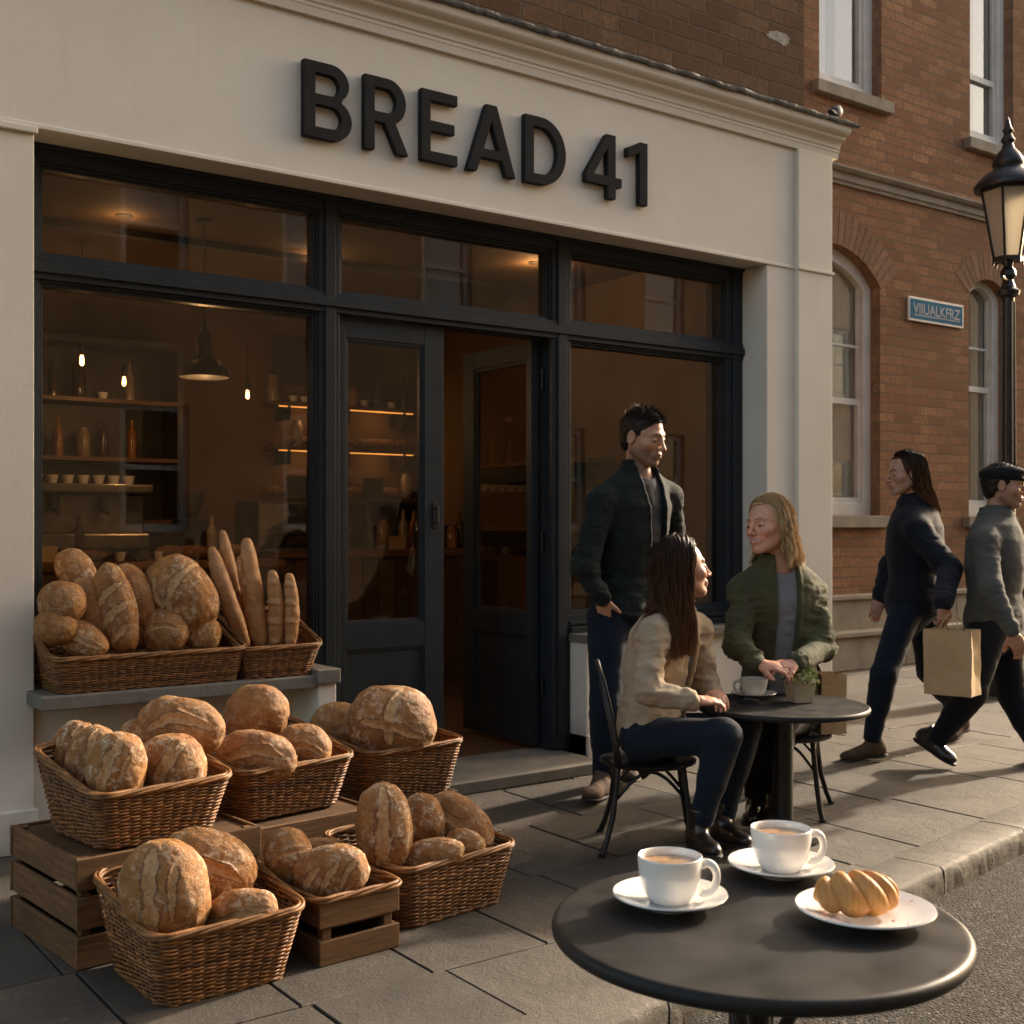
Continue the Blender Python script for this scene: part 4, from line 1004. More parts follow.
L_(165, 631, 4.75, 47, 46, 0, 'ear', 7, 'round roll with a folded edge at the front of the ledge basket', .6)
L_(203, 634, 4.95, 34, 36, 20, 'plain', 8, 'small broken roll at the right corner of the ledge basket', .7)
L_(145, 630, 4.98, 60, 36, 0, 'plain', 33, 'low loaf hidden at the back middle of the ledge basket', .3)
BF = (1.275, -1.165, .205, 9)
L_(76, 752, 3.95, 46, 60, 12, 'split', 9, 'floury loaf standing at the left edge of the tall crate basket', 1.0)
L_(92, 756, 3.80, 46, 58, 14, 'split', 34, 'second floury loaf from the left in the tall crate basket', .9)
L_(117, 768, 3.62, 56, 68, 10, 'split2', 10, 'scored oval loaf at the front middle of the tall crate basket', .9)
L_(171, 768, 3.62, 70, 68, 0, 'boule1', 11, 'round floury loaf at the front right of the tall crate basket', 1.0)
L_(181, 727, 4.02, 82, 56, 8, 'ear', 12, 'wide round loaf with a lifted ear behind the tall crate basket', .5)
L_(140, 740, 4.0, 40, 40, 0, 'plain', 35, 'half hidden roll at the back of the tall crate basket', .5)
BF = (1.825, -.965, .20, 9)
L_(257, 713, 4.38, 60, 54, 0, 'plain', 13, 'plain brown boule at the back of the middle basket', .4)
L_(256, 758, 4.12, 78, 52, 8, 'ear', 14, 'wide loaf with a curled edge at the front of the middle basket', .7)
L_(304, 750, 4.28, 52, 50, 15, 'ear', 15, 'small round loaf at the right of the middle basket', .6)
BF = (2.455, -.735, .205, 7)
L_(342, 730, 4.92, 62, 50, 20, 'plain', 16, 'dull brown loaf behind the big boule near the doorway', .5)
L_(391, 724, 4.72, 86, 74, 0, 'boulex', 17, 'biggest boule with crossed cuts in the basket near the doorway', .9, .85)
L_(372, 752, 4.95, 50, 34, 0, 'plain', 36, 'low loaf under the biggest boule near the doorway', .3)
BF = (1.305, -1.645, .225, 2)
L_(165, 891, 3.32, 82, 98, -14, 'split2', 18, 'largest loaf with two pale splits in the front left basket', .55, .8)
L_(208, 868, 3.55, 92, 70, 22, 'ear', 19, 'floury oval loaf leaning behind the largest front left loaf', .95)
L_(241, 912, 3.32, 72, 44, -10, 'long', 20, 'small floury loaf at the front right corner of the front left basket', 1.0)
L_(215, 925, 3.5, 66, 50, 0, 'plain', 37, 'low loaf beneath the others in the front left basket', .3)
BF = (1.735, -1.62, .175, 4)
L_(289, 858, 3.72, 46, 58, -18, 'ear', 21, 'upright pointed loaf at the left of the small crate', .8)
L_(331, 872, 3.66, 72, 50, -10, 'diag', 22, 'diagonally scored loaf at the right of the small crate', .8)
L_(322, 856, 3.9, 52, 34, 0, 'plain', 38, 'half hidden loaf at the back of the small crate', .5)
BF = (2.165, -1.465, .215, 8)
L_(384, 828, 3.92, 54, 84, -4, 'split', 23, 'tall floury loaf with one dark split at the left of the front right basket', 1.0)
L_(423, 822, 4.12, 42, 54, -8, 'plain', 24, 'floury roll standing second from left in the front right basket', 1.0)
L_(461, 824, 4.18, 72, 46, 42, 'long', 25, 'long brown loaf leaning at the right back of the front right basket', .5)
L_(432, 855, 3.92, 62, 32, -10, 'plain', 26, 'low floury loaf lying at the front of the front right basket', 1.0)
L_(465, 846, 4.05, 40, 32, 20, 'plain', 27, 'small roll touching the low floury loaf in the front right basket', .8)
# baguettes
def baguette(p0, p1, rpx, seed, label):
    a = at(p0[0], p0[1], p0[2] + .22); b = at(p1[0], p1[1], p1[2] + .30); d = b - a; L = np.linalg.norm(d); rr = rpx * p0[2] / FPX
    r = np.random.default_rng(seed); n, k = 90, 28; o = r.random(3) * 30
    t = np.linspace(0, 1, n); x = d / L; u = np.array([0, 0, 1.]) - x * x[2]; u /= np.linalg.norm(u); v = np.cross(x, u)
    rad_ = rr * np.clip(np.sin(np.clip(t, 0.0, 1) * PI) ** .28, .12, 1) * (1 + .05 * vnoise(np.stack([t * 7, t * 0 + seed, t * 0], 1)))
    off = .35 * rr * np.sin(t * PI * 1.0)
    V, C = [], []
    for i in range(n):
        for j in range(k):
            an = 2 * PI * j / k; c, s = math.cos(an), math.sin(an)
            q = (t[i] * 4.2 + .10 * an / PI) % 1.0
            S = 0
            if math.sin(an - 2.3) > -.1 and .08 < t[i] < .92: S = max(0, 1 - abs(q - .5) / .20)
            R_ = rad_[i] * (1 - .10 * S + .10 * max(0, 1 - abs(q - .75) / .1) * (math.sin(an - 2.3) > -.1))
            V.append(a + x * (t[i] * L) + (u * c + v * s) * R_ + v * off[i]); C.append((S * .7, .45, .45))
    V = np.array(V, float); V += (fbm(V * 60 + o, 2) * .0012)[:, None] * u
    F = [(i * k + j, i * k + (j + 1) % k, (i + 1) * k + (j + 1) % k, (i + 1) * k + j) for i in range(n - 1) for j in range(k)] + [tuple(range(k))[::-1], tuple((n - 1) * k + j for j in range(k))]
    c0 = (a + b) / 2; m = MB(); m.add(V - c0, F, np.array(C)); ob = m.build('baguette', MT['baguette'], None, smooth=True); ob.location = c0
    tag(ob, label, 'baguette', 'baguettes standing in the ledge basket')
m_, nt_, b_ = newmat('baguette_crust'); v_ = objvec(nt_)
a_ = nt_.nodes.new('ShaderNodeVertexColor'); a_.layer_name = 'Col'; s_ = N(nt_, 'ShaderNodeSeparateColor'); nt_.links.new(a_.outputs[0], s_.inputs[0])
c_ = ramp(nt_, noise(nt_, v_, 22, 6, .6), [(.3, (.30, .13, .042)), (.7, (.50, .26, .095))])
c_ = mixc(nt_, s_.outputs[0], c_, (.60, .36, .16)); c_ = mixc(nt_, ramp(nt_, noise(nt_, v_, 70, 5, .7), [(.55, (0, 0, 0)), (.75, (.5, .5, .5))]), c_, (.62, .48, .32))
nt_.links.new(c_, b_.inputs['Base Color']); b_.inputs['Roughness'].default_value = .55; bump(nt_, b_, noise(nt_, v_, 120, 5, .7), .5, .004); MT['baguette'] = m_
baguette((211, 547, 5.12), (247, 648, 4.98), 9, 1, 'baguette leaning furthest left in the narrow ledge basket')
baguette((222, 530, 5.2), (248, 650, 5.1), 7.5, 2, 'tallest thin baguette at the back of the narrow ledge basket')
baguette((246, 538, 5.02), (262, 652, 4.95), 10, 3, 'thick tall baguette in the middle of the narrow ledge basket')
baguette((240, 556, 5.14), (256, 648, 5.1), 7, 6, 'short baguette half hidden behind the thick middle one')
baguette((272, 570, 5.0), (275, 652, 4.95), 8.6, 4, 'short upright baguette second from right in the ledge basket')
baguette((289, 573, 5.02), (290, 650, 4.95), 8, 5, 'short upright baguette furthest right in the ledge basket')

# ================================================================== TABLES, CUPS, CROISSANT
T1 = at(757, 925, 1.70); T1Z = .740
def table(loc, rz, D, h, label, th=.022, base=.22):
    t = empty('cafe_table', loc, rz, label, 'table', 'round cafe tables')
    g = MB(); R_ = D / 2; pr = [(0, h - th), (R_ - .012, h - th)]
    for i in range(9): a = -PI / 2 + PI * i / 8; pr.append((R_ - .009 + .009 * math.cos(a) * 1.0, h - th / 2 + th / 2 * math.sin(a)))
    pr += [(R_ - .014, h - .0004), (0, h)]
    g.lathe(pr, 128); g.build('table_top', MT['table'], t, smooth=True, sharp=60)
    return t
t1 = table((T1[0], T1[1], -.08), -YAW, .582, T1Z + .08, 'dark round cafe table in the foreground holding two coffees and a croissant')
g = MB(); zz = T1Z + .08
g.lathe([(0, .0), (.019, .0), (.019, zz - .02), (0, zz - .02)], 24); g.build('pedestal', MT['black'], t1, smooth=True, sharp=50)
for k in range(3):
    a = k * 2 * PI / 3 + rad(75); g = MB(); c, s = math.cos(a), math.sin(a)
    pts = []
    for (r_, z) in ((.03, .33), (.045, .18), (.10, .07), (.18, .02), (.235, .012)): pts.append((r_ * c, r_ * s, z))
    g.tube(pts, .012, 8); g.build('leg', MT['black'], t1, smooth=True)
for a in (rad(60), rad(120), rad(240), rad(300)):
    g = MB(); c, s = math.cos(a), math.sin(a); pts = [(r_ * c, r_ * s, z) for r_, z in ((.16, zz - .022), (.10, zz - .06), (.05, zz - .14), (.03, zz - .30), (.026, zz - .42))]
    g.tube(pts, .009, 8); g.build('brace', MT['black'], t1, smooth=True)
T2Z = .560; _p = at(782, 704, 4.98); T2 = (_p[0], _p[1])
T2s = _p[2]; T2Z = float(_p[2])
t2 = table((T2[0], T2[1], 0), 0, .71, T2Z, 'low dark round table between the two seated women', .024)
g = MB(); g.lathe([(0, .03), (.046, .03), (.046, T2Z - .03), (.09, T2Z - .024), (0, T2Z - .024)], 32); g.build('pedestal', MT['black'], t2, smooth=True, sharp=50)
g = MB(); g.lathe([(0, 0), (.16, 0), (.16, .012), (.05, .03), (0, .03)], 40); g.build('foot', MT['black'], t2, smooth=True, sharp=50)

def saucer_mesh(R_):
    g = MB(); g.lathe([(0, .004), (R_ * .40, .003), (R_ * .42, .0), (R_ * .46, .0), (R_ * .48, .004), (R_ * .8, .011), (R_ * .98, .018), (R_, .0195), (R_ * .99, .0215), (R_ * .95, .0205), (R_ * .78, .0145), (R_ * .52, .0085), (R_ * .36, .0080), (R_ * .34, .0068), (0, .0065)], 72); return g
def cup_mb(R_, H_):
    g = MB(); o = [(0, .004), (R_ * .50, .004), (R_ * .53, 0), (R_ * .60, .0), (R_ * .64, .004)]
    for i in range(13):
        t = i / 12; o.append((R_ * (.66 + .34 * (math.sin(t * PI / 2) ** .62)), .006 + (H_ - .006) * t))
    o += [(R_ * .995, H_ + .0012), (R_ * .97, H_ + .0018), (R_ * .945, H_ + .0005)]
    for i in range(10):
        t = 1 - i / 9; o.append((R_ * (.60 + .335 * (math.sin(t * PI / 2) ** .62)), .012 + (H_ - .012) * t))
    o.append((0, .011)); g.lathe(o, 64); return g
def handle_mb(R_, H_, az):
    g = MB(); c, s = math.cos(az), math.sin(az); pts = []
    for i in range(25):
        t = i / 24; a = rad(118) - rad(236) * t
        rr = R_ * .93 + R_ * .34 * (math.cos(a) + .47); z = H_ * .54 + H_ * .33 * math.sin(a) + H_ * .03 * math.cos(a)
        rr = max(R_ * .80, rr); pts.append((rr * c, rr * s, z))
    g.tube(pts, [.0055 + .0018 * abs(i - 12) / 12 for i in range(25)], 12, flat=1.0); return g
def cup(loc, R_, H_, az, label, where, coffee=True, sR=.084, slabel=''):
    s = empty('saucer', loc, 0, slabel, 'saucer', 'saucers'); saucer_mesh(sR).build('dish', MT['white'], s, smooth=True, sharp=70)
    c = empty('coffee_cup', (loc[0], loc[1], loc[2] + .0072), 0, label, 'cup', 'coffee cups on the tables')
    cup_mb(R_, H_).build('bowl', MT['white'], c, smooth=True, sharp=70); handle_mb(R_, H_, az).build('handle', MT['white'], c, smooth=True)
    if coffee:
        g = MB(); rc = R_ * .90; P, F = [(0, 0, H_ * .86)], []
        k = 40
        for j in range(1, 7):
            for i in range(k):
                a = 2 * PI * i / k; rr = rc * j / 6; P.append((rr * math.cos(a), rr * math.sin(a), H_ * .86 + .0012 * math.sin(3 * a + j) * (j < 5)))
        F += [(0, 1 + i, 1 + (i + 1) % k) for i in range(k)]
        for j in range(5): F += [(1 + j * k + i, 1 + (j + 1) * k + i, 1 + (j + 1) * k + (i + 1) % k, 1 + j * k + (i + 1) % k) for i in range(k)]
        g.add(P, F); g.build('coffee', MT['coffee'], c, smooth=True)
    return c
def on_table(px, py, h):
    """point of a table top at height h seen at px,py"""
    Z = (CAM_H - h) * FPX / (py - HOR); return at(px, py, Z)
zt = T1Z + .0006
c1p = on_table(670, 906, zt); c2p = on_table(781, 874, zt); plp = on_table(865, 920, zt)
cup((c1p[0], c1p[1], zt), .0475, .066, -YAW + rad(-6), 'white coffee cup at the left of the foreground table', '', True, .084, 'white saucer under the left cup on the foreground table')
cup((c2p[0], c2p[1], zt), .0485, .066, -YAW + rad(4), 'white coffee cup at the back of the foreground table, right of the other', '', True, .084, 'white saucer under the right cup on the foreground table')
pl = empty('plate', (plp[0], plp[1], zt), 0, 'white oval plate under the croissant on the foreground table', 'plate')
g = saucer_mesh(.097); g.build('dish', MT['white'], pl, smooth=True, sharp=70); 
# croissant
def croissant(loc, rz):
    n, k = 150, 48; V, C = [], []; r = np.random.default_rng(4)
    lobes_ = [(-.98, .25), (-.66, .62), (-.28, .94), (.10, 1.0), (.46, .80), (.78, .48), (1.0, .18)]
    for i in range(n):
        t = -1 + 2 * i / (n - 1)
        ang = t * rad(62); Rc = .068; cx, cy = Rc * math.sin(ang) * 1.0, Rc * (1 - math.cos(ang)) * .9
        tx = Vector((math.cos(ang), math.sin(ang), 0)); nx = Vector((-tx.y, tx.x, 0))
        for j in range(k):
            a = 2 * PI * j / k; tt = t + .17 * math.cos(a - .5) * (1 - .3 * abs(t)) + .03 * math.sin(a)
            # stepped lobes
            edges = [-1.02, -.62, -.18, .20, .52, .80, 1.02]
            li = 0
            for e_ in range(6):
                if tt >= edges[e_]: li = e_
            e0, e1 = edges[li], edges[li + 1]; f_ = min(1, max(0, (tt - e0) / (e1 - e0)))
            env = .0335 * max(0.0, 1 - abs(t + .12) ** 2.4 * .80) ** .8 + .004
            lob = (math.sin(PI * min(1, f_ * .96 + .03)) ** .55) * .42 + .64
            rr = env * lob * (1 + .004 * math.sin(f_ * 22)) 
            zf = .98 if math.sin(a) > 0 else .62
            p = Vector((cx, cy, 0)) + nx * (rr * math.cos(a) * 1.05) + Vector((0, 0, rr * math.sin(a) * zf))
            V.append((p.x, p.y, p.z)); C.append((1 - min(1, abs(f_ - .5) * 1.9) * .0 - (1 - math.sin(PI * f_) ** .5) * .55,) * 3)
    V = np.array(V); V[:, 2] -= V[:, 2].min() 
    F = [(i * k + j, i * k + (j + 1) % k, (i + 1) * k + (j + 1) % k, (i + 1) * k + j) for i in range(n - 1) for j in range(k)] + [tuple(range(k))[::-1], tuple((n - 1) * k + j for j in range(k))]
    m = MB(); m.add(V, F, np.array(C)); o = m.build('croissant', MT['croissant'], None, smooth=True); o.location = loc; o.rotation_euler = (0, 0, rz); return o
m_, nt_, b_ = newmat('croissant_pastry'); v_ = objvec(nt_)
a_ = nt_.nodes.new('ShaderNodeVertexColor'); a_.layer_name = 'Col'
wv_ = N(nt_, 'ShaderNodeTexWave'); wv_.inputs['Scale'].default_value = 38; wv_.inputs['Distortion'].default_value = 5; wv_.inputs['Detail'].default_value = 3; nt_.links.new(v_, wv_.inputs['Vector'])
c_ = ramp(nt_, noise(nt_, v_, 38, 5, .6), [(.3, (.38, .130, .022)), (.7, (.60, .27, .062))])
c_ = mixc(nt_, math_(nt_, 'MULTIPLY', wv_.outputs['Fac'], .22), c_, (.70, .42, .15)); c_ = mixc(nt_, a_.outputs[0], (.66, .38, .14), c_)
nt_.links.new(c_, b_.inputs['Base Color']); b_.inputs['Roughness'].default_value = .58; b_.inputs['Coat Weight'].default_value = .05; b_.inputs['Coat Roughness'].default_value = .25
bump(nt_, b_, math_(nt_, 'ADD', wv_.outputs['Fac'], noise(nt_, v_, 150, 5, .6)), .2, .001); MT['croissant'] = m_
cr = croissant((plp[0] - .008, plp[1] - .002, zt + .0085), -YAW + rad(10)); cr.scale = (.86, .92, 1.0)
tag(cr, 'golden croissant lying on the white plate in the foreground', 'croissant')
# cup and pot on the low table
q = on_table(754, 696, T2Z); q = at(754, 696, 4.98 * 0 + (CAM_H - T2Z) * FPX / (697 - HOR))
cup((q[0], q[1], T2Z + .0005), .060, .072, -YAW + rad(176), 'white coffee cup standing before the blonde woman on the low table', '', True, .098, 'white saucer on the low table between the women')
q = at(800, 702, (CAM_H - T2Z) * FPX / (702 - HOR))
fp = empty('flower_pot', (q[0], q[1], T2Z + .0005), rad(-20), 'tan square pot with a small white flowering plant on the low table', 'potted plant')
MT['pot'] = simple('tan_pot', (.54, .42, .28), (.42, .32, .20), 14, .7, bs=.3, bsc=60)
g = MB(); a, b2, h = .040, .050, .088
def ringsq(s, z): return [(sx * s, sy * s, z) for sx, sy in ((-1, -1), (1, -1), (1, 1), (-1, 1))]
V = ringsq(a, 0) + ringsq(b2, h) + ringsq(b2 - .006, h) + ringsq(a - .002, h - .02)
F = [(0, 3, 2, 1)] + [(i, (i + 1) % 4, 4 + (i + 1) % 4, 4 + i) for i in range(4)] + [(4 + i, 4 + (i + 1) % 4, 8 + (i + 1) % 4, 8 + i) for i in range(4)] + [(8 + i, 8 + (i + 1) % 4, 12 + (i + 1) % 4, 12 + i) for i in range(4)] + [(12, 13, 14, 15)]
g.add(V, F); g.build('pot', MT['pot'], fp, bevel=.004)
g = MB(); f2 = MB(); r = random.Random(3)
for i in range(520):
    a = r.uniform(0, 2 * PI); el = math.acos(r.uniform(.02, 1)); R_ = r.uniform(.3, 1) ** .5 * .072
    p = Vector((math.sin(el) * math.cos(a) * R_, math.sin(el) * math.sin(a) * R_, h - .005 + math.cos(el) * R_ * 1.05))
    M = Euler((r.uniform(-1.2, 1.2), r.uniform(-1.2, 1.2), a)).to_matrix(); l = r.uniform(.011, .018); t = r.uniform(.5, 1.5)
    g.add([p + M @ Vector(q_) for q_ in ((0, 0, 0), (l * .5, l * .3, .002), (l, 0, 0), (l * .5, -l * .3, .002))], [(0, 1, 2, 3)], (t, t, t * .8))
for i in range(46):
    a = r.uniform(0, 2 * PI); el = math.acos(r.uniform(.1, 1)); p = Vector((math.sin(el) * math.cos(a), math.sin(el) * math.sin(a), math.cos(el) * 1.05)) * .075 + Vector((0, 0, h - .005))
    for k in range(5):
        b_a = k * 2 * PI / 5; M = Euler((el * math.sin(a), el * math.cos(a), 0)).to_matrix()
        f2.add([p + M @ Vector(q_) for q_ in ((0, 0, 0), (.006 * math.cos(b_a - .4), .006 * math.sin(b_a - .4), .001), (.008 * math.cos(b_a), .008 * math.sin(b_a), .002), (.006 * math.cos(b_a + .4), .006 * math.sin(b_a + .4), .001))], [(0, 1, 2, 3)])
g.build('foliage', MT['leaf'], fp); f2.build('flowers', simple('petal', (.75, .72, .60), (.65, .60, .48), 9, .6), fp)

g = MB(); r = random.Random(31)
for i in range(14):
    a = r.uniform(0, 2 * PI); q_ = r.uniform(.045, .085); s_ = r.uniform(.0007, .0019); M = Matrix.Translation((q_ * math.cos(a), q_ * math.sin(a), .0125 + .09 * max(0, q_ - .06) + s_)) @ Euler((r.uniform(-.6, .6), r.uniform(-.6, .6), a)).to_matrix().to_4x4()
    g.box(-s_ * 1.6, s_ * 1.6, -s_, s_, -s_ * .5, s_ * .5, M=M)
cb_ = g.build('crumbs', MT['croissant'], None); cb_.location = (plp[0], plp[1], zt); tag(cb_, kind='stuff')
# ================================================================== SIGNED-DISTANCE MODELLING
def surf_nets(fn, lo, hi, h):
    lo = np.array(lo, float); hi = np.array(hi, float); B = 8
    nb_ = np.maximum(1, np.ceil((hi - lo) / (h * B)).astype(int)); n = nb_ * B + 1
    ax = [lo[k] + h * np.arange(n[k]) for k in range(3)]
    bc = [lo[k] + h * B * (np.arange(nb_[k]) + .5) for k in range(3)]
    G = np.stack(np.meshgrid(*bc, indexing='ij'), -1).reshape(-1, 3)
    d = fn(G).reshape(nb_); act = np.abs(d) < h * B * 1.35
    V = np.ones(n, np.float64) * 9
    for i, j, k in np.argwhere(~act):
        V[i * B:(i + 1) * B + 1, j * B:(j + 1) * B + 1, k * B:(k + 1) * B + 1] = np.sign(d[i, j, k]) * 9
    idx = np.argwhere(act)
    if len(idx) == 0: return np.zeros((0, 3)), []
    o = np.stack(np.meshgrid(*[np.arange(B + 1)] * 3, indexing='ij'), -1).reshape(-1, 3)
    I = (idx[:, None] * B + o[None]).reshape(-1, 3)
    flat = np.unique(np.ravel_multi_index(I.T, n)); I = np.stack(np.unravel_index(flat, n), 1)
    P = lo + I * h; out = np.empty(len(P))
    for s in range(0, len(P), 400000): out[s:s + 400000] = fn(P[s:s + 400000])
    V.reshape(-1)[flat] = out
    S = V < 0
    c = np.zeros(np.array(n) - 1, int)
    for a in (0, 1):
        for b in (0, 1):
            for e in (0, 1): c += S[a:n[0] - 1 + a, b:n[1] - 1 + b, e:n[2] - 1 + e]
    cells = np.argwhere((c > 0) & (c < 8)); cid = -np.ones(np.array(n) - 1, int); cid[tuple(cells.T)] = np.arange(len(cells))
    acc = np.zeros((len(cells), 3)); cnt_ = np.zeros(len(cells))
    corners = [(0, 0, 0), (1, 0, 0), (0, 1, 0), (1, 1, 0), (0, 0, 1), (1, 0, 1), (0, 1, 1), (1, 1, 1)]
    for a in range(8):
        for b in range(a + 1, 8):
            ca, cb = np.array(corners[a]), np.array(corners[b])
            if np.abs(ca - cb).sum() != 1: continue
            va = V[tuple((cells + ca).T)]; vb = V[tuple((cells + cb).T)]; m = (va < 0) != (vb < 0)
            t = np.where(m, va / np.where(m, va - vb, 1), 0); t = np.clip(t, .02, .98)
            acc += np.where(m[:, None], ca + (cb - ca) * t[:, None], 0); cnt_ += m
    P = lo + h * (cells + acc / cnt_[:, None])
    F = []
    for axis in range(3):
        u, v = (axis + 1) % 3, (axis + 2) % 3
        a = [slice(None)] * 3; b = [slice(None)] * 3; a[axis] = slice(0, n[axis] - 1); b[axis] = slice(1, n[axis])
        ch = np.argwhere(S[tuple(a)] != S[tuple(b)])
        ok = (ch[:, u] > 0) & (ch[:, v] > 0) & (ch[:, u] < n[u] - 1) & (ch[:, v] < n[v] - 1); ch = ch[ok]
        inside = S[tuple(ch.T)]
        e = np.eye(3, dtype=int)
        q = [cid[tuple((ch - e[u] - e[v]).T)], cid[tuple((ch - e[v]).T)], cid[tuple(ch.T)], cid[tuple((ch - e[u]).T)]]
        q = np.stack(q, 1); q[~inside] = q[~inside][:, ::-1]; F.append(q)
    F = np.concatenate(F); F = F[(F >= 0).all(1)]
    return P, F.tolist()
def vv(*a): return np.array(a, float)
def cap(P, a, b, ra, rb=None):
    rb = ra if rb is None else rb; a = np.asarray(a, float); b = np.asarray(b, float); ba = b - a
    t = np.clip(((P - a) @ ba) / (ba @ ba + 1e-12), 0, 1); return np.linalg.norm(P - a - t[:, None] * ba, axis=1) - (ra + (rb - ra) * t)
def ell(P, c, r, R=None):
    q = P - np.asarray(c, float)
    if R is not None: q = q @ R          # columns of R are the ellipsoid's own axes
    r = np.asarray(r, float); k0 = np.linalg.norm(q / r, axis=1); k1 = np.linalg.norm(q / (r * r), axis=1) + 1e-9
    return k0 * (k0 - 1) / k1
def smin(a, b, k): h_ = np.clip(.5 + .5 * (b - a) / k, 0, 1); return b + (a - b) * h_ - k * h_ * (1 - h_)
def smax(a, b, k): return -smin(-a, -b, k)
def nrm(v): v = np.asarray(v, float); return v / np.linalg.norm(v)
def fold(P, sc, seed=0): return 1 - np.abs(fbm(P * np.array(sc) + seed, 2)) * 1.6

def make_head(P, female=0, smile=0):
    """P in head axes: x right ear, y forward, z up, origin between the ears; units of metres for a 0.235 m head"""
    X = P.copy(); X[:, 0] = np.abs(X[:, 0])
    d = ell(P, (0, -.012, .030), (.074, .094, .083))
    d = smin(d, ell(P, (0, .028, -.028), (.060 - .004 * female, .062, .078)), .03)
    d = smin(d, cap(X, (.046 - .005 * female, -.005, -.052), (.020, .062, -.092), .018, .016), .028)
    d = smin(d, ell(P, (0, .074, -.094), (.022, .018, .018)), .02)
    d = smin(d, ell(X, (.044, .052, -.020), (.020, .022, .018)), .022)
    d = smin(d, cap(X, (.008, .086, .026), (.040, .070, .026), .0085 - .002 * female), .014)
    # eye hollows
    d = smax(d, -ell(X, (.032, .096, .004), (.019, .018, .0125)), .014)
    d = smin(d, ell(X, (.0315, .0735, .003), (.0155, .0135, .0125)), .004)          # lids
    d = smax(d, -cap(X, (.025, .0895, .0012), (.039, .0845, .0005), .0036), .002)    # lid slit
    # nose
    d = smin(d, cap(P, (0, .088, .016), (0, .110, -.024), .0065, .0088), .012)
    d = smin(d, ell(P, (0, .112, -.028), (.0105, .0105, .0095)), .006)
    d = smin(d, ell(X, (.0125, .100, -.031), (.0075, .010, .0075)), .006)
    d = smax(d, -ell(X, (.0065, .108, -.039), (.0036, .005, .003)), .002)
    # mouth
    d = smin(d, ell(P, (0, .085, -.060), (.030, .014, .018)), .014)
    d = smin(d, cap(X, (.0, .1000, -.0555), (.020 + .004 * smile, .0885, -.0600 + .005 * smile), .0048, .0022), .004)
    d = smin(d, cap(X, (.0, .0985, -.0670), (.017 + .004 * smile, .0890, -.0640 + .005 * smile), .0062, .0026), .004)
    d = smax(d, -cap(X, (.0, .1050, -.0612), (.023 + .005 * smile, .0905, -.0615 + .0065 * smile), .0016 + .0012 * smile), .0018)
    if smile: d = smin(d, ell(X, (.038, .066, -.026), (.015, .014, .013)), .012)
    # ears
    e = ell(X, (.076, -.010, -.004), (.008, .019, .031)); e = smax(e, -ell(X, (.084, -.006, -.001), (.006, .011, .018)), .006)
    d = smin(d, e, .006)
    return d
def head_col(P, tone, lip, brow, stubble, female, smile=0):
    C = np.tile(np.array(tone, float), (len(P), 1)); X = np.abs(P[:, 0])
    def mixin(w, col): 
        nonlocal C; w = np.clip(w, 0, 1)[:, None]; C = C * (1 - w) + np.array(col) * w
    mixin(.35 * np.exp(-((X - .042) ** 2 + (P[:, 2] + .028) ** 2) / .0006) * (P[:, 1] > 0), (tone[0] * 1.1, tone[1] * .72, tone[2] * .68))
    mixin(.3 * np.exp(-(X ** 2 + (P[:, 2] + .028) ** 2) / .0003) * (P[:, 1] > .09), (tone[0] * 1.05, tone[1] * .72, tone[2] * .68))
    if stubble:
        w = np.clip((-.030 - P[:, 2]) / .02, 0, 1) * np.clip((P[:, 1] + .035) / .03, 0, 1) * np.clip((P[:, 2] + .16) / .03, 0, 1)
        mixin(stubble * w, (.10, .065, .045))
    w = np.exp(-((P[:, 2] + .0612) / .0085) ** 4) * np.exp(-(X / .0225) ** 6) * (P[:, 1] > .08)
    mixin(w * .85, lip)
    if smile: mixin(.9 * smile * np.exp(-((P[:, 2] + .0612 - .004 * (X / .02) ** 2) / .0026) ** 2) * np.exp(-(X / .017) ** 4) * (P[:, 1] > .08), (.72, .66, .58))
    bz = .0265 + .004 * np.sin(np.clip((X - .012) / .036, 0, 1) * PI); w = np.exp(-((P[:, 2] - bz) / .0042) ** 2) * np.clip((X - .010) / .006, 0, 1) * np.clip((.049 - X) / .008, 0, 1) * (P[:, 1] > .04)
    mixin(w * .85, brow)
    w = np.exp(-((P[:, 2] - .0005) / .0035) ** 2) * np.exp(-((X - .032) / .013) ** 4) * (P[:, 1] > .07)
    mixin(w * .7, (.05, .03, .025))
    return C
def basis(f, up=(0, 0, 1)):
    f = nrm(f); r = nrm(np.cross(f, up)); u = np.cross(r, f); return np.stack([r, f, u], 1)     # columns right, forward, up
def roll_basis(R, a):
    c, s = math.cos(a), math.sin(a); return R @ np.array([[c, 0, s], [0, 1, 0], [-s, 0, c]])
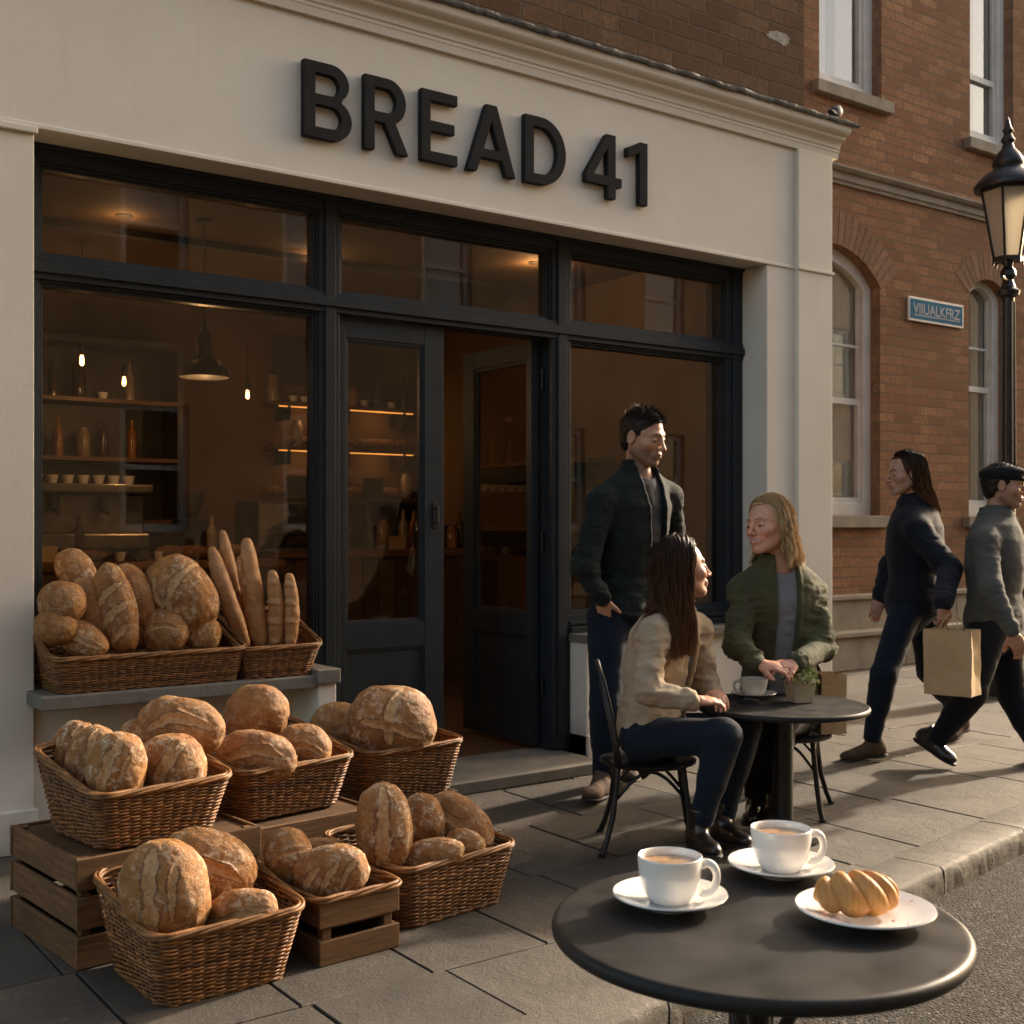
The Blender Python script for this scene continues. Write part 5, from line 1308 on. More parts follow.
def hand_sdf(P, w, d, n, curl=.35, side=1, s=1.0, spread=.0, tcurl=.3):
    d = nrm(d); n = nrm(np.asarray(n) - d * (np.asarray(n) @ d)); l = np.cross(d, n) * side
    R = np.stack([l, d, n], 1); w = np.asarray(w, float)
    o = cap(P, w - d * .002, w + d * .02 * s, .021 * s, .023 * s)
    o = smin(o, ell(P, w + d * .052 * s, np.array([.040, .050, .0165]) * s, R), .014)
    for i in range(4):
        off = (.027 - .018 * i) * s; L = [.92, 1.0, .95, .78][i]
        b = w + d * (.088 - .004 * abs(i - 1.2)) * s + l * off; a = b.copy(); ang = curl * .55; dd = d + l * spread * (1.2 - i) * .2
        for j, ln in enumerate((.042, .027, .021)):
            dj = nrm(dd) * math.cos(ang) + n * math.sin(ang); e = a + dj * ln * L * s
            o = smin(o, cap(P, a, e, (.0088 - .0008 * j) * s, (.0082 - .001 * j) * s), .004 if j else .008); a = e; ang += curl * (1.0 if j == 0 else .7)
    a = w + d * .022 * s + l * .026 * s + n * .004; dj = nrm(d * .75 + l * .65 + n * .25); e = a + dj * .042 * s
    o = smin(o, cap(P, a, e, .0135 * s, .0105 * s), .012); dj = nrm(dj + n * tcurl + d * .25 - l * .15); f = e + dj * .034 * s
    return smin(o, cap(P, e, f, .0105 * s, .0085 * s), .004)

class Fig:
    """a person: joints in metres, x to the right of the camera, y away from it, z up, from the root point"""
    def __init__(s, px, py, Z, label, group=None):
        s.o = camxy(px, py, Z); s.o[2] = 0.0; s.J = {}; s.root_p = CP + RV * s.o[0] + FV * s.o[1]; s.label = label; s.sc = 1.0
    def j(s, px, py, Z): return camxy(px, py, Z) - s.o
    def set(s, **k):
        for n, v in k.items(): s.J[n] = s.j(*v)
    def torso(s, P, inf=0, slim=1.0, belly=0):
        J = s.J; a = (J['hL'] + J['hR']) / 2; b = J['neck']; ax = b - a; L = np.linalg.norm(ax); ax = ax / L
        t = ((P - a) @ ax) / L; tc = np.clip(t, -.12, 1.0)
        r0 = nrm(J['hR'] - J['hL']); r1 = nrm(J['sR'] - J['sL'])
        T = np.array([-.12, .05, .30, .55, .78, .92, 1.0]); W = np.array([.135, .168, .140, .156, .172, .135, .065]) * s.sc * slim; D = np.array([.105, .118, .100, .120, .112, .085, .060]) * s.sc
        w = np.interp(tc, T, W) + inf; dd = np.interp(tc, T, D) + inf
        k = np.clip(tc, 0, 1)[:, None]; r = r0 * (1 - k) + r1 * k; r -= ax * (r @ ax)[:, None]; r /= np.linalg.norm(r, axis=1)[:, None]; f = np.cross(ax[None], r)
        c = a + ax * (tc * L)[:, None]
        bend = J.get('bend', np.zeros(3)); c = c + bend * (np.sin(np.clip(tc, 0, 1) * PI))[:, None]
        q = P - c; x = (q * r).sum(1); y = (q * f).sum(1); z = (t - tc) * L
        k0 = np.sqrt((x / w) ** 2 + (y / dd) ** 2); k1 = np.sqrt((x / w ** 2) ** 2 + (y / dd ** 2) ** 2) + 1e-6
        ds = k0 * (k0 - 1) / k1; ov = np.maximum(np.abs(z) - inf * .5, 0)
        return np.where(ov > 0, np.sqrt(np.maximum(ds, 0) ** 2 + ov ** 2) + np.minimum(ds, 0), ds)
    def frame(s):
        J = s.J; r = nrm(J['sR'] - J['sL']); ax = nrm(J['neck'] - (J['hL'] + J['hR']) / 2); f = np.cross(ax, r)
        if f @ s.face < 0: r, f = -r, -f
        return r, nrm(f), ax
    def arms(s, P, inf=0, k=1.0, upto=1.0):
        J = s.J; o = None
        for q in 'LR':
            w = J['e' + q] + (J['w' + q] - J['e' + q]) * upto
            S0 = J['s' + q] - vv(0, 0, .022) + (J['neck'] - J['s' + q]) * vv(.09, .09, 0)
            d = smin(cap(P, S0, J['e' + q], (.050 * k) * s.sc + inf, .042 * s.sc + inf), cap(P, J['e' + q], w, .040 * s.sc + inf, .028 * s.sc + inf * .8), .02)
            o = d if o is None else np.minimum(o, d)
        return o
    def shoulders(s, P, inf=0):
        J = s.J; dn = vv(0, 0, .018); return smin(cap(P, J['neck'] - vv(0, 0, .012), J['sL'] - dn, .046 + inf, .040 + inf), cap(P, J['neck'] - vv(0, 0, .012), J['sR'] - dn, .046 + inf, .040 + inf), .04)
    def legs(s, P, inf=0, k=1.0):
        J = s.J; o = None
        for q in 'LR':
            kn, an = J['k' + q], J['a' + q]
            d = smin(cap(P, J['h' + q], kn, .084 * s.sc * k + inf, .058 * s.sc + inf), cap(P, kn, an, .056 * s.sc + inf, .036 * s.sc + inf), .03)
            c = kn + (an - kn) * .30; ax = nrm(an - kn)
            d = smin(d, cap(P, c - ax * .04, c + ax * .06, .054 * s.sc + inf, .048 * s.sc + inf), .03)
            o = d if o is None else smin(o, d, .012)
        return o
    def make(s, fn, pts, pad, h, name, mat, parent, colf=None):
        A = np.array(pts); P, F = surf_nets(fn, A.min(0) - pad, A.max(0) + pad, h)
        m = MB(); m.add(P, F, colf(P) if colf else None); return m.build(name, mat, parent, smooth=True)
    def head_local(s, P): return (P - s.J['head']) @ s.HR / s.hs
    def neckf(s, P, inf=0):
        hb = s.J['head'] + s.HR @ (vv(0, -.022, -.055) * s.hs); return smin(cap(P, hb, s.J['neck'] + vv(0, 0, -.01), (.050 if not s.fem else .043) + inf, (.056 if not s.fem else .050) + inf), cap(P, s.J['neck'] - vv(0, 0, .02), s.J['neck'] - vv(0, 0, .10), .06 + inf, .07 + inf), .04)
    def body(s, facing, roll=0, hs=1.0, fem=0, tone=(.42, .235, .15), lip=(.36, .13, .10), brow=(.05, .03, .02), stubble=0, hands=(), smile=0):
        s.face = nrm(facing); s.HR = roll_basis(basis(facing), roll); s.hs = hs; s.fem = fem
        def hd(P): return smin(make_head(s.head_local(P), fem, smile) * hs, s.neckf(P), .018)
        H = s.J['head']
        P1, F1 = surf_nets(hd, np.minimum(H - .16 * hs, s.J['neck'] - .09), np.maximum(H + .15 * hs, s.J['neck'] + .08), .0032)
        C1 = head_col(s.head_local(P1), tone, lip, brow, stubble, fem, smile)
        m = MB(); m.add(P1, F1, C1)
        def bd(P): return smin(smin(smin(s.torso(P, -.012), s.legs(P, -.006), .03), smin(s.arms(P, -.006), s.shoulders(P, -.008), .03), .03), s.neckf(P, -.003), .02)
        A = np.array([s.J[k] for k in s.J if k not in ('bend', 'tL', 'tR')]); P2, F2 = surf_nets(bd, A.min(0) - .12, A.max(0) + .05, .014)
        m.add(P2, F2, np.tile(tone, (len(P2), 1)))
        for (q, d, n, curl, side, sz) in hands:
            w = s.J['w' + q]; P3, F3 = surf_nets(lambda P: hand_sdf(P, w, d, n, curl, side, sz), w - .16, w + .24, .0036) if False else surf_nets(lambda P: hand_sdf(P, w, d, n, curl, side, sz), np.minimum(w, w + nrm(d) * .2) - .07, np.maximum(w, w + nrm(d) * .2) + .07, .0034)
            m.add(P3, F3, np.tile(np.array(tone) * vv(1.0, .93, .9), (len(P3), 1)))
        o = m.build('person', MT['skin'], None, smooth=True); o.location = s.root_p * vv(1, 1, 0); o.rotation_euler = (0, 0, -YAW)
        tag(o, s.label, 'person', s.group if hasattr(s, 'group') else None); s.root = o
        for sx in (-1, 1):
            g = MB(); D, F = sphere_grid(24, 16); c = H + s.HR @ (vv(sx * .0315, .0745, .0015) * hs)
            L = D @ np.eye(3); fy = D[:, 1]; C = np.where((fy > .93)[:, None], np.array([[.01, .01, .01]]), np.where((fy > .78)[:, None], np.array([[.10, .06, .035]]), np.array([[.60, .56, .52]])))
            g.add(c + (D * .0118 * hs) @ s.HR.T, F, C); g.build('eye', MT['eye'], o, smooth=True)
        return o
    def garment(s, fn, name, mat, h=.0075, pad=.12, keys=None, colf=None):
        ks = keys or [k for k in s.J if k not in ('bend', 'tL', 'tR')]
        return s.make(fn, [s.J[k] for k in ks], pad, h, name, mat, s.root, colf)
    def shoes(s, mat, sole, heel=.0, boot=.06, wide=1.0, name='shoe'):
        for q in 'LR':
            a, t = s.J['a' + q], s.J['t' + q]; f = t - a; fl = nrm(vv(f[0], f[1], 0)); up = vv(0, 0, 1)
            # toe point t is the tip at sole level; the ball lies 8 cm behind it
            n = nrm(np.cross(fl, up)); pitch = (a[2] - t[2] - .085) / max(np.linalg.norm(f[:2]), .05)
            dirv = nrm(vv(fl[0], fl[1], -pitch * .9)); upv = nrm(np.cross(n, dirv))
            tip = t + upv * .02; heelp = tip - dirv * .235
            def fn(P, a=a, tip=tip, heelp=heelp, dirv=dirv, upv=upv, n=n):
                R = np.stack([n, dirv, upv], 1)
                d = ell(P, tip - dirv * .060 + upv * .006, (.043 * wide, .075, .032), R)
                d = smin(d, ell(P, tip - dirv * .145 + upv * .018, (.036 * wide, .075, .040), R), .03)
                d = smin(d, ell(P, heelp + dirv * .030 + upv * .018, (.035 * wide, .042, .042), R), .03)
                d = smin(d, cap(P, heelp + dirv * .055 + upv * .035, a + (a - tip) * 0 + vv(0, 0, boot), .040, .044), .04)
                ax = (P - (a + vv(0, 0, boot))) @ nrm(a + vv(0, 0, boot) - heelp - dirv * .05)
                d = smax(d, ax, .006); fl_ = -((P - tip) @ upv) - .012
                d = smax(d, fl_, .004); return d + .0015 * vnoise(P * 60)
            o = s.make(fn, [heelp, tip, a + vv(0, 0, boot)], .07, .006, name, mat, s.root)
            def fs(P, tip=tip, heelp=heelp, dirv=dirv, upv=upv, n=n):
                R = np.stack([n, dirv, upv], 1); q_ = (P - tip) @ R
                d = smin(ell(q_, (0, -.060, 0), (.046 * wide, .082, .2)), smin(ell(q_, (0, -.15, 0), (.036 * wide, .08, .2)), ell(q_, (0, -.205, 0), (.037 * wide, .042, .2)), .03), .03)
                low = np.where(q_[:, 1] < -.165, -.020 - heel, -.022)
                return np.maximum(np.maximum(d, q_[:, 2] + .010), low - q_[:, 2])
            s.make(fs, [heelp, tip], .07, .005, 'sole', sole, o).parent = o

def trousers_fn(F_, inf=.012, hem=.0, k=1.0, wr=.006):
    J = F_.J
    def fn(P):
        top = (P - (J['hL'] + J['hR']) / 2) @ nrm(J['neck'] - (J['hL'] + J['hR']) / 2) - .12
        d = smin(F_.legs(P, inf, k), np.maximum(F_.torso(P, inf * .6), top), .03)
        w = 0
        for q in 'LR':
            for c, sg in ((J['k' + q], .10), (J['a' + q], .09), (J['h' + q], .10)):
                w = w + np.exp(-((P - c) ** 2).sum(1) / sg ** 2)
        d = d - wr * np.clip(w, 0, 1.2) * fold(P, (13, 13, 30), 3) - .0022 * fbm(P * 22, 2)
        for q in 'LR':
            ax = nrm(J['a' + q] - J['k' + q]); far = ((P - J['a' + q]) @ ax) - hem
            near = np.linalg.norm(P - J['a' + q], axis=1) < .16; d = np.where(near, np.maximum(d, far), d)
        return d
    return fn
def jacket_fn(F_, inf=.028, hem=-.02, opening=(.018, .07), wr=.010, seed=0, k=1.0, cuff=.96, slim=1.0, collar=True, hemw=.0):
    J = F_.J
    def fn(P):
        r, f, ax = F_.frame(); a = (J['hL'] + J['hR']) / 2; L = np.linalg.norm(J['neck'] - a)
        t = ((P - a) @ ax) / L
        tor = smin(F_.torso(P, inf, slim), F_.shoulders(P, inf * .7), .03); ar = F_.arms(P, inf * .55, k, cuff)
        w = .25
        for q in 'LR':
            for c, sg in ((J['e' + q], .12), (J['s' + q] * .75 + J['e' + q] * .25, .10), (J['w' + q], .09)):
                w = w + np.exp(-((P - c) ** 2).sum(1) / sg ** 2)
        w = w + .5 * np.exp(-((t - .18) / .16) ** 2)
        dis = .62 * wr * np.clip(w, 0, 1.1) * (fold(P, (8, 8, 19), seed) - .35) + .55 * wr * (np.clip(fold(P, (17, 17, 42), seed + 4), 0, 1) ** 2 - .3) * np.clip(w, .15, 1) + .0022 * fbm(P * 14 + seed, 3)
        if collar:
            q = P - (J['neck'] + ax * .018 + f * -.004); z = q @ ax; rr = np.linalg.norm(q - z[:, None] * ax, axis=1)
            rad0 = .068 + .25 * np.maximum(z, -.02) + .004 * fbm(P * 20, 1)
            cl = np.maximum(np.abs(rr - rad0) - .007, np.abs(z - .004) - .030); tor = smin(tor, cl, .012)
        x = (P - J['neck']) @ r; y = (P - (a + (J['neck'] - a) * np.clip(t, 0, 1)[:, None])) @ f
        hw = opening[0] + (opening[1] - opening[0]) * np.clip(t, 0, 1) + .006 * fbm(P * 8, 1)
        tor = tor - dis
        if opening[1] > 0:
            # placket: a raised welt beside the opening, then the opening itself
            tor = tor - .005 * np.exp(-((np.abs(x) - hw - .012) / .007) ** 2) * (y > .02)
            tor = smax(tor, -np.maximum(np.abs(x) - hw, .02 - y), .005)
        zm = (P - a) @ ax - hem * 1.0 + .006 * fbm(P * 6 + 5, 1)
        tor = tor - .005 * np.exp(-((zm - .022) / .012) ** 2)
        tor = np.maximum(tor, -zm)
        for q in 'LR':
            u = nrm(J['w' + q] - J['e' + q]); m = (P - J['w' + q]) @ u; dist = np.linalg.norm(P - J['w' + q], axis=1)
            dis = dis + np.where(dist < .12, .004 * np.exp(-((m + .035) / .010) ** 2) - .003 * np.exp(-((m + .055) / .006) ** 2), 0)
        d = smin(tor, ar - dis, .030)
        # keep the wrists open
        return d
    return fn
def shirt_fn(F_, inf=.010, slim=1.0, neck=.02):
    J = F_.J
    def fn(P):
        r, f, ax = F_.frame(); a = (J['hL'] + J['hR']) / 2
        d = smin(F_.torso(P, inf, slim), F_.shoulders(P, inf * .3), .03) - .004 * (fold(P, (10, 10, 22), 8) - .4)
        q = P - (J['neck'] + f * .035 + ax * .012); d = smax(d, -(np.linalg.norm(q, axis=1) - .062), .006)
        return np.maximum(d, -((P - a) @ ax + .04))
    return fn

# ------------------------------------------------------------------ strand hair
def tube_strands(paths, rad0, mat, name, parent, cols, k=3):
    """paths (S, n, 3)"""
    S_, n, _ = paths.shape; T = np.zeros_like(paths); T[:, 1:-1] = paths[:, 2:] - paths[:, :-2]; T[:, 0] = paths[:, 1] - paths[:, 0]; T[:, -1] = paths[:, -1] - paths[:, -2]
    T /= np.linalg.norm(T, axis=2)[:, :, None] + 1e-9
    u = np.array([.31, .55, .77]); A = np.cross(T, u); A /= np.linalg.norm(A, axis=2)[:, :, None] + 1e-9; B = np.cross(T, A)
    tt = np.linspace(0, 1, n); rr = rad0 * (1 - .75 * tt ** 2.5)
    V = np.zeros((S_, n, k, 3))
    for j in range(k):
        a = 2 * PI * j / k; V[:, :, j] = paths + rr[None, :, None] * (math.cos(a) * A + math.sin(a) * B)
    base = (np.arange(S_) * n * k)[:, None, None]; i = np.arange(n - 1)[None, :, None]; j = np.arange(k)[None, None, :]
    a = base + i * k + j; b = base + i * k + (j + 1) % k
    F = np.stack([a, b, b + k, a + k], -1).reshape(-1, 4)
    C = np.repeat(cols.reshape(-1, 3), k, 0)
    m = MB(); m.v.append(V.reshape(-1, 3)); m.f = F.tolist(); m.n = V.size // 3; m.c.append(C); return m.build(name, mat, parent, smooth=True)
def long_hair(F_, n_str, length, mat, seed, part=.0, wave=.006, push=.0, coverR=.010, blow=(0, 0, 0), root=.12, tipc=1.0):
    """a cap of hair plus strands that run from a parting over the head and fall to the given height below the head"""
    r = np.random.default_rng(seed); hs = F_.hs; H = F_.J['head']; R = F_.HR
    def capf(P):
        Q = F_.head_local(P); d = ell(Q, (0, -.016, .034), (.079, .100, .090)) * hs
        d = smin(d, ell(Q, (0, -.045, -.03), (.072, .062, .09)) * hs, .03)
        face = np.maximum(np.maximum(-(Q[:, 1] - (.036 + .10 * np.clip(Q[:, 2] - .055, -1, .03))), Q[:, 2] - .088), -9)   # cut away the face
        face2 = np.maximum(-(Q[:, 1] - .010), Q[:, 2] + .004)
        d = smax(d, -face * hs, .006); d = smax(d, -face2 * hs, .006)
        return d + .003 * vnoise(np.stack([Q[:, 0] * 90, Q[:, 1] * 25, Q[:, 2] * 12], 1))
    F_.make(capf, [H], .16 * hs, .005, 'hair', mat, F_.root, lambda P: np.tile([[.25, .25, .25]], (len(P), 1)))
    n = 26; S_ = n_str; paths = np.zeros((S_, n, 3)); side = np.where(r.random(S_) < .5, -1, 1)
    y0 = r.uniform(-.10, .072, S_); az = r.uniform(-1, 1, S_); back = r.random(S_) < .45
    thick = r.uniform(-.002, .009, S_)
    ph = r.random(S_) * 6.28; wf = r.uniform(1.5, 3.0, S_)
    for i in range(n):
        t = i / (n - 1)
        al = min(1, t / .42) * rad(100)
        # side strands sweep from the parting down over the ear; back strands down the back
        rx, ry, rz = .081 + thick, .101 + thick, .092 + thick
        yb = y0 - .028 * (al / rad(100)) * (y0 > .02) - .020 * (al / 1.75)
        kk = np.sqrt(np.clip(1 - (yb / (ry + .004)) ** 2, .05, 1))
        xs = side * np.sin(al) * rx * kk + part * (1 - math.sin(al) if al < PI / 2 else 0); ys = yb - .016; zs = np.cos(al) * rz * kk + .034
        be = az * rad(98); xb = np.sin(be) * np.sin(al) * rx; yb2 = -np.cos(be) * np.sin(al) * ry - .016; zb = np.cos(al) * rz + .034
        q = np.stack([np.where(back, xb, xs), np.where(back, yb2, ys), np.where(back, zb, zs)], 1)
        if t > .42:
            tf = (t - .42) / .58; q = paths_l.copy(); 
            q[:, 2] -= 0
        if t <= .42: paths_l = q.copy(); W_ = H + (q * hs) @ R.T; paths[:, i] = W_; lastW = W_.copy()
        else:
            drop = length * tf * (1 - .38 * (ph / 6.28) ** 2) * hs
            W_ = lastW + np.array([0, 0, -1.0]) * drop[:, None] + np.array(blow) * (tf ** 1.5)
            paths[:, i] = W_
        amp = wave * t * 1.2
        paths[:, i, 0] += amp * np.sin(t * wf * 6 + ph); paths[:, i, 1] += amp * np.cos(t * wf * 5 + ph * 1.7)
    # drape over the shoulders
    if push:
        fn = F_.drape
        for it in range(4):
            Q = paths.reshape(-1, 3); d = fn(Q); e = .004
            g = np.stack([fn(Q + np.eye(3)[k] * e) - d for k in range(3)], 1) / e; g /= np.linalg.norm(g, axis=1)[:, None] + 1e-6
            m_ = np.clip(.008 + np.tile(thick + .002, (n, 1)).T.reshape(-1) - d, 0, .05); m_[np.tile(np.arange(n) < 10, S_)] = 0
            paths = (Q + g * m_[:, None]).reshape(paths.shape)
        for it in range(2): paths[:, 1:-1] = .5 * paths[:, 1:-1] + .25 * (paths[:, 2:] + paths[:, :-2])
    tone = r.uniform(.15, 1.0, S_)[:, None] * np.ones((1, n)); tone = np.clip(tone * (root + tipc * np.linspace(0, 1, n)[None] ** 2.0), 0, 1)
    cols = np.repeat(tone[:, :, None], 3, 2)
    gi = r.choice(S_, max(40, S_ // 26), replace=False); key = paths[:, 12]; dd_ = ((key[:, None] - key[gi][None]) ** 2).sum(2); near = gi[dd_.argmin(1)]
    k_ = (.62 * np.clip((np.linspace(0, 1, n) - .12) / .5, 0, 1))[None, :, None]; paths = paths * (1 - k_) + paths[near] * k_ + (r.normal(size=(S_, 1, 3)) * .0022)
    fly = r.random(S_) < .07; paths[fly] += (r.normal(size=(fly.sum(), 1, 3)) * .010) * np.linspace(0, 1, n)[None, :, None] ** 1.5
    tube_strands(paths, .0015 * hs, mat, 'hair_strands', F_.root, cols)
def short_hair(F_, mat, seed=1, n_str=1500):
    hs = F_.hs; H = F_.J['head']; R = F_.HR
    def base(Q): 
        d = ell(Q, (0, -.014, .034), (.0775, .0985, .0880))
        return smin(d, ell(Q, (0, -.050, -.020), (.064, .048, .060)), .02)
    def hairline(Q):      # positive where hair may grow
        z = Q[:, 2]; y = Q[:, 1]; x = np.abs(Q[:, 0])
        lim = np.interp(z, [-.10, -.034, -.030, .008, .030, .052, .066, .080, .10], [-.034, -.034, .012, .020, .034, .050, .058, .075, .12])
        lim = lim + .006 * vnoise(Q * 60) - .25 * np.clip(x - .045, 0, 1) * (z > .05)
        return np.minimum(lim - y, z + .078)
    def capf(P):
        Q = F_.head_local(P); d = base(Q) * hs; d = smax(d, -hairline(Q) * hs, .003)
        return d - .0025 * vnoise(Q * 75) - .0012 * vnoise(Q * 170)
    F_.make(capf, [H], .15 * hs, .0035, 'hair', mat, F_.root, lambda P: np.tile([[.3, .3, .3]], (len(P), 1)))
    r = np.random.default_rng(seed); D = r.normal(size=(n_str * 3, 3)); D /= np.linalg.norm(D, axis=1)[:, None]
    Q = D * vv(.076, .097, .086) + vv(0, -.014, .034); Q = Q[hairline(Q) > .003][:n_str]; D2 = (Q - vv(0, -.014, .034)); D2 /= np.linalg.norm(D2, axis=1)[:, None]
    fl = nrm(vv(0, -.35, -.4)) * .6 + r.normal(size=Q.shape) * .35; top = (Q[:, 2] > .07)[:, None]
    flow = np.where(top, vv(.25, .8, .35) + r.normal(size=Q.shape) * .5, fl); n = 6; L = np.where(top[:, 0], .026, .010)
    L = L * r.uniform(.5, 1.1, len(Q)); paths = np.stack([Q + (D2 * .35 + flow * .75) * (L * t)[:, None] for t in np.linspace(0, 1, n)], 1)
    paths = H + (paths.reshape(-1, 3) * hs @ R.T).reshape(paths.shape)
    cols = np.repeat(np.repeat(r.uniform(.1, 1, len(Q))[:, None, None], n, 1), 3, 2)
    tube_strands(paths, .0011, mat, 'hair_strands', F_.root, cols)
# ================================================================== PEOPLE
MT['jk_green'] = mat_cloth('dark_green_jacket', (.011, .016, .014)); MT['tee'] = mat_cloth('navy_shirt', (.011, .014, .022))
MT['denim'] = mat_cloth('dark_denim', (.007, .014, .028), weave=600); MT['jk_beige'] = mat_cloth('beige_jacket', (.44, .345, .235), c2=(.34, .265, .18))
MT['jk_olive'] = mat_cloth('olive_jacket', (.085, .085, .042), c2=(.055, .057, .028)); MT['grey_tee'] = mat_cloth('grey_shirt', (.26, .27, .29))
MT['jk_navy'] = mat_cloth('navy_coat', (.008, .011, .018)); MT['jk_grey'] = mat_cloth('grey_jacket', (.10, .098, .088)); MT['blackcl'] = mat_cloth('black_cloth', (.007, .0075, .009))
MT['suede'] = simple('brown_suede', (.12, .07, .04), (.07, .04, .024), 20, .85, bs=.3, bsc=90); MT['rubber'] = simple('dark_rubber', (.025, .02, .018), None, 9, .7)
MT['leather'] = simple('dark_leather', (.030, .020, .016), (.018, .013, .011), 14, .28, bs=.2, bsc=60, coat=.3); MT['cuffb'] = simple('tan_leather', (.26, .11, .04), (.17, .07, .03), 14, .5)
MT['hair_dk'] = mat_hair('dark_hair', (.10, .045, .018), (.014, .009, .006)); MT['hair_bk'] = mat_hair('near_black_hair', (.045, .028, .018), (.012, .009, .007))
MT['hair_bl'] = mat_hair('blonde_hair', (.82, .60, .34), (.30, .19, .09)); MT['hair_br'] = mat_hair('brown_hair', (.20, .08, .028), (.008, .005, .004))
def zipper(F_, hw, z0, z1, mat, inf, off=0):
    pass

# --- standing man -----------------------------------------------------------
M_ = Fig(620, 790, 5.85, 'dark haired man in a dark green jacket standing with a hand in his pocket')
M_.set(head=(643, 437, 5.83), neck=(638, 472, 5.86), sL=(599, 498, 5.72), sR=(670, 493, 6.02), eL=(584, 568, 5.66), eR=(676, 560, 6.12), wL=(603, 598, 5.66), wR=(664, 610, 6.10),
       hL=(608, 618, 5.78), hR=(640, 616, 5.98), kL=(606, 705, 5.72), kR=(634, 700, 5.98), aL=(604, 779, 5.75), aR=(632, 757, 6.10), tL=(588, 801, 5.52), tR=(630, 782, 5.90))
M_.sc = 1.06
M_.body(vv(.76, -.60, -.26), roll=rad(4), hs=1.15, tone=(.52, .30, .20), stubble=.55, lip=(.33, .14, .11), hands=(('L', vv(.12, .42, -1), vv(.3, .5, .1), .3, 1, 1.0), ('R', vv(0, 0, -1), vv(-1, 0, 0), .4, -1, 1.05)))
M_.garment(trousers_fn(M_, .014, .02), 'trousers', MT['denim'], .009)
M_.garment(shirt_fn(M_, .012), 'shirt', MT['tee'], .008, keys=('neck', 'sL', 'sR', 'hL', 'hR'))
M_.garment(jacket_fn(M_, .030, .0, (.035, .062), .012, 2), 'jacket', MT['jk_green'], .0072, keys=('neck', 'sL', 'sR', 'eL', 'eR', 'wL', 'wR', 'hL', 'hR'))
M_.shoes(MT['suede'], MT['rubber'], 0, .05, 1.08)
short_hair(M_, MT['hair_bk'], 3, 3200)

# --- seated woman, beige jacket ----------------------------------------------
W1 = Fig(660, 850, 4.80, 'seated woman with long dark brown hair in a beige jacket and dark jeans')
W1.set(head=(682, 569, 4.84), neck=(673, 610, 4.88), sL=(652, 630, 4.72), sR=(698, 625, 5.02), eL=(648, 692, 4.62), eR=(704, 682, 5.02), wL=(694, 701, 4.60), wR=(714, 692, 4.92),
       hL=(640, 738, 4.78), hR=(662, 734, 4.98), kL=(724, 736, 4.62), kR=(744, 728, 4.84), aL=(699, 829, 4.62), aR=(722, 822, 4.84), tL=(716, 858, 4.46), tR=(748, 848, 4.66))
W1.sc = .93; W1.J['bend'] = vv(-.02, .0, 0)
W1.body(vv(.93, .30, .06), roll=rad(-4), hs=1.05, fem=1, tone=(.60, .34, .23), lip=(.42, .13, .11), brow=(.04, .025, .018), smile=.7, hands=(('L', vv(.85, .35, -.02), vv(.1, .3, -.95), .45, 1, .92), ('R', vv(.1, -.95, -.12), vv(0, -.3, -.9), .5, -1, .92)))
W1.garment(trousers_fn(W1, .010, -.02, .96), 'trousers', MT['denim'], .0085)
W1.garment(shirt_fn(W1, .010), 'shirt', MT['blackcl'], .008, keys=('neck', 'sL', 'sR', 'hL', 'hR'))
W1.drape = jacket_fn(W1, .026, -.055, (.026, .05), .011, 5)
W1.garment(W1.drape, 'jacket', MT['jk_beige'], .0068, keys=('neck', 'sL', 'sR', 'eL', 'eR', 'wL', 'wR', 'hL', 'hR'))
W1.shoes(MT['leather'], MT['rubber'], .035, .085, .9, 'boot')
long_hair(W1, 2800, .36, MT['hair_br'], 4, wave=.012, push=1, blow=(.012, -.01, 0))

# --- seated blonde woman -----------------------------------------------------
W2 = Fig(785, 800, 5.35, 'seated blonde woman in an olive jacket with her hands clasped, facing the woman in beige')
W2.set(head=(768, 526, 5.26), neck=(778, 563, 5.31), sL=(741, 586, 5.30), sR=(812, 586, 5.38), eL=(737, 645, 5.18), eR=(823, 648, 5.30), wL=(758, 664, 4.98 + .02), wR=(796, 664, 5.02),
       hL=(762, 712, 5.42), hR=(798, 714, 5.46), kL=(748, 716, 5.02), kR=(778, 722, 5.02), aL=(757, 800, 5.12), aR=(776, 806, 5.06), tL=(750, 826, 4.93), tR=(762, 834, 4.86))
W2.sc = .98
W2.body(vv(-.80, -.60, -.02), roll=rad(5), hs=1.06, fem=1, tone=(.66, .36, .24), lip=(.42, .15, .12), brow=(.16, .09, .045), smile=1.0, hands=(('L', vv(.9, -.35, -.10), vv(.1, .35, -.95), .55, -1, .95), ('R', vv(-.9, -.35, -.02), vv(-.05, .35, -.95), .55, 1, .95)))
W2.garment(trousers_fn(W2, .010, -.02), 'trousers', MT['blackcl'], .009)
W2.garment(shirt_fn(W2, .012), 'shirt', MT['grey_tee'], .008, keys=('neck', 'sL', 'sR', 'hL', 'hR'))
W2.drape = jacket_fn(W2, .030, -.07, (.034, .050), .013, 9)
W2.garment(W2.drape, 'jacket', MT['jk_olive'], .0070, keys=('neck', 'sL', 'sR', 'eL', 'eR', 'wL', 'wR', 'hL', 'hR'))
W2.shoes(MT['leather'], MT['rubber'], .02, .10, .95, 'boot')
long_hair(W2, 2500, .21, MT['hair_bl'], 6, wave=.019, push=1, blow=(.030, .02, 0), part=-.012, root=.50, tipc=.6)

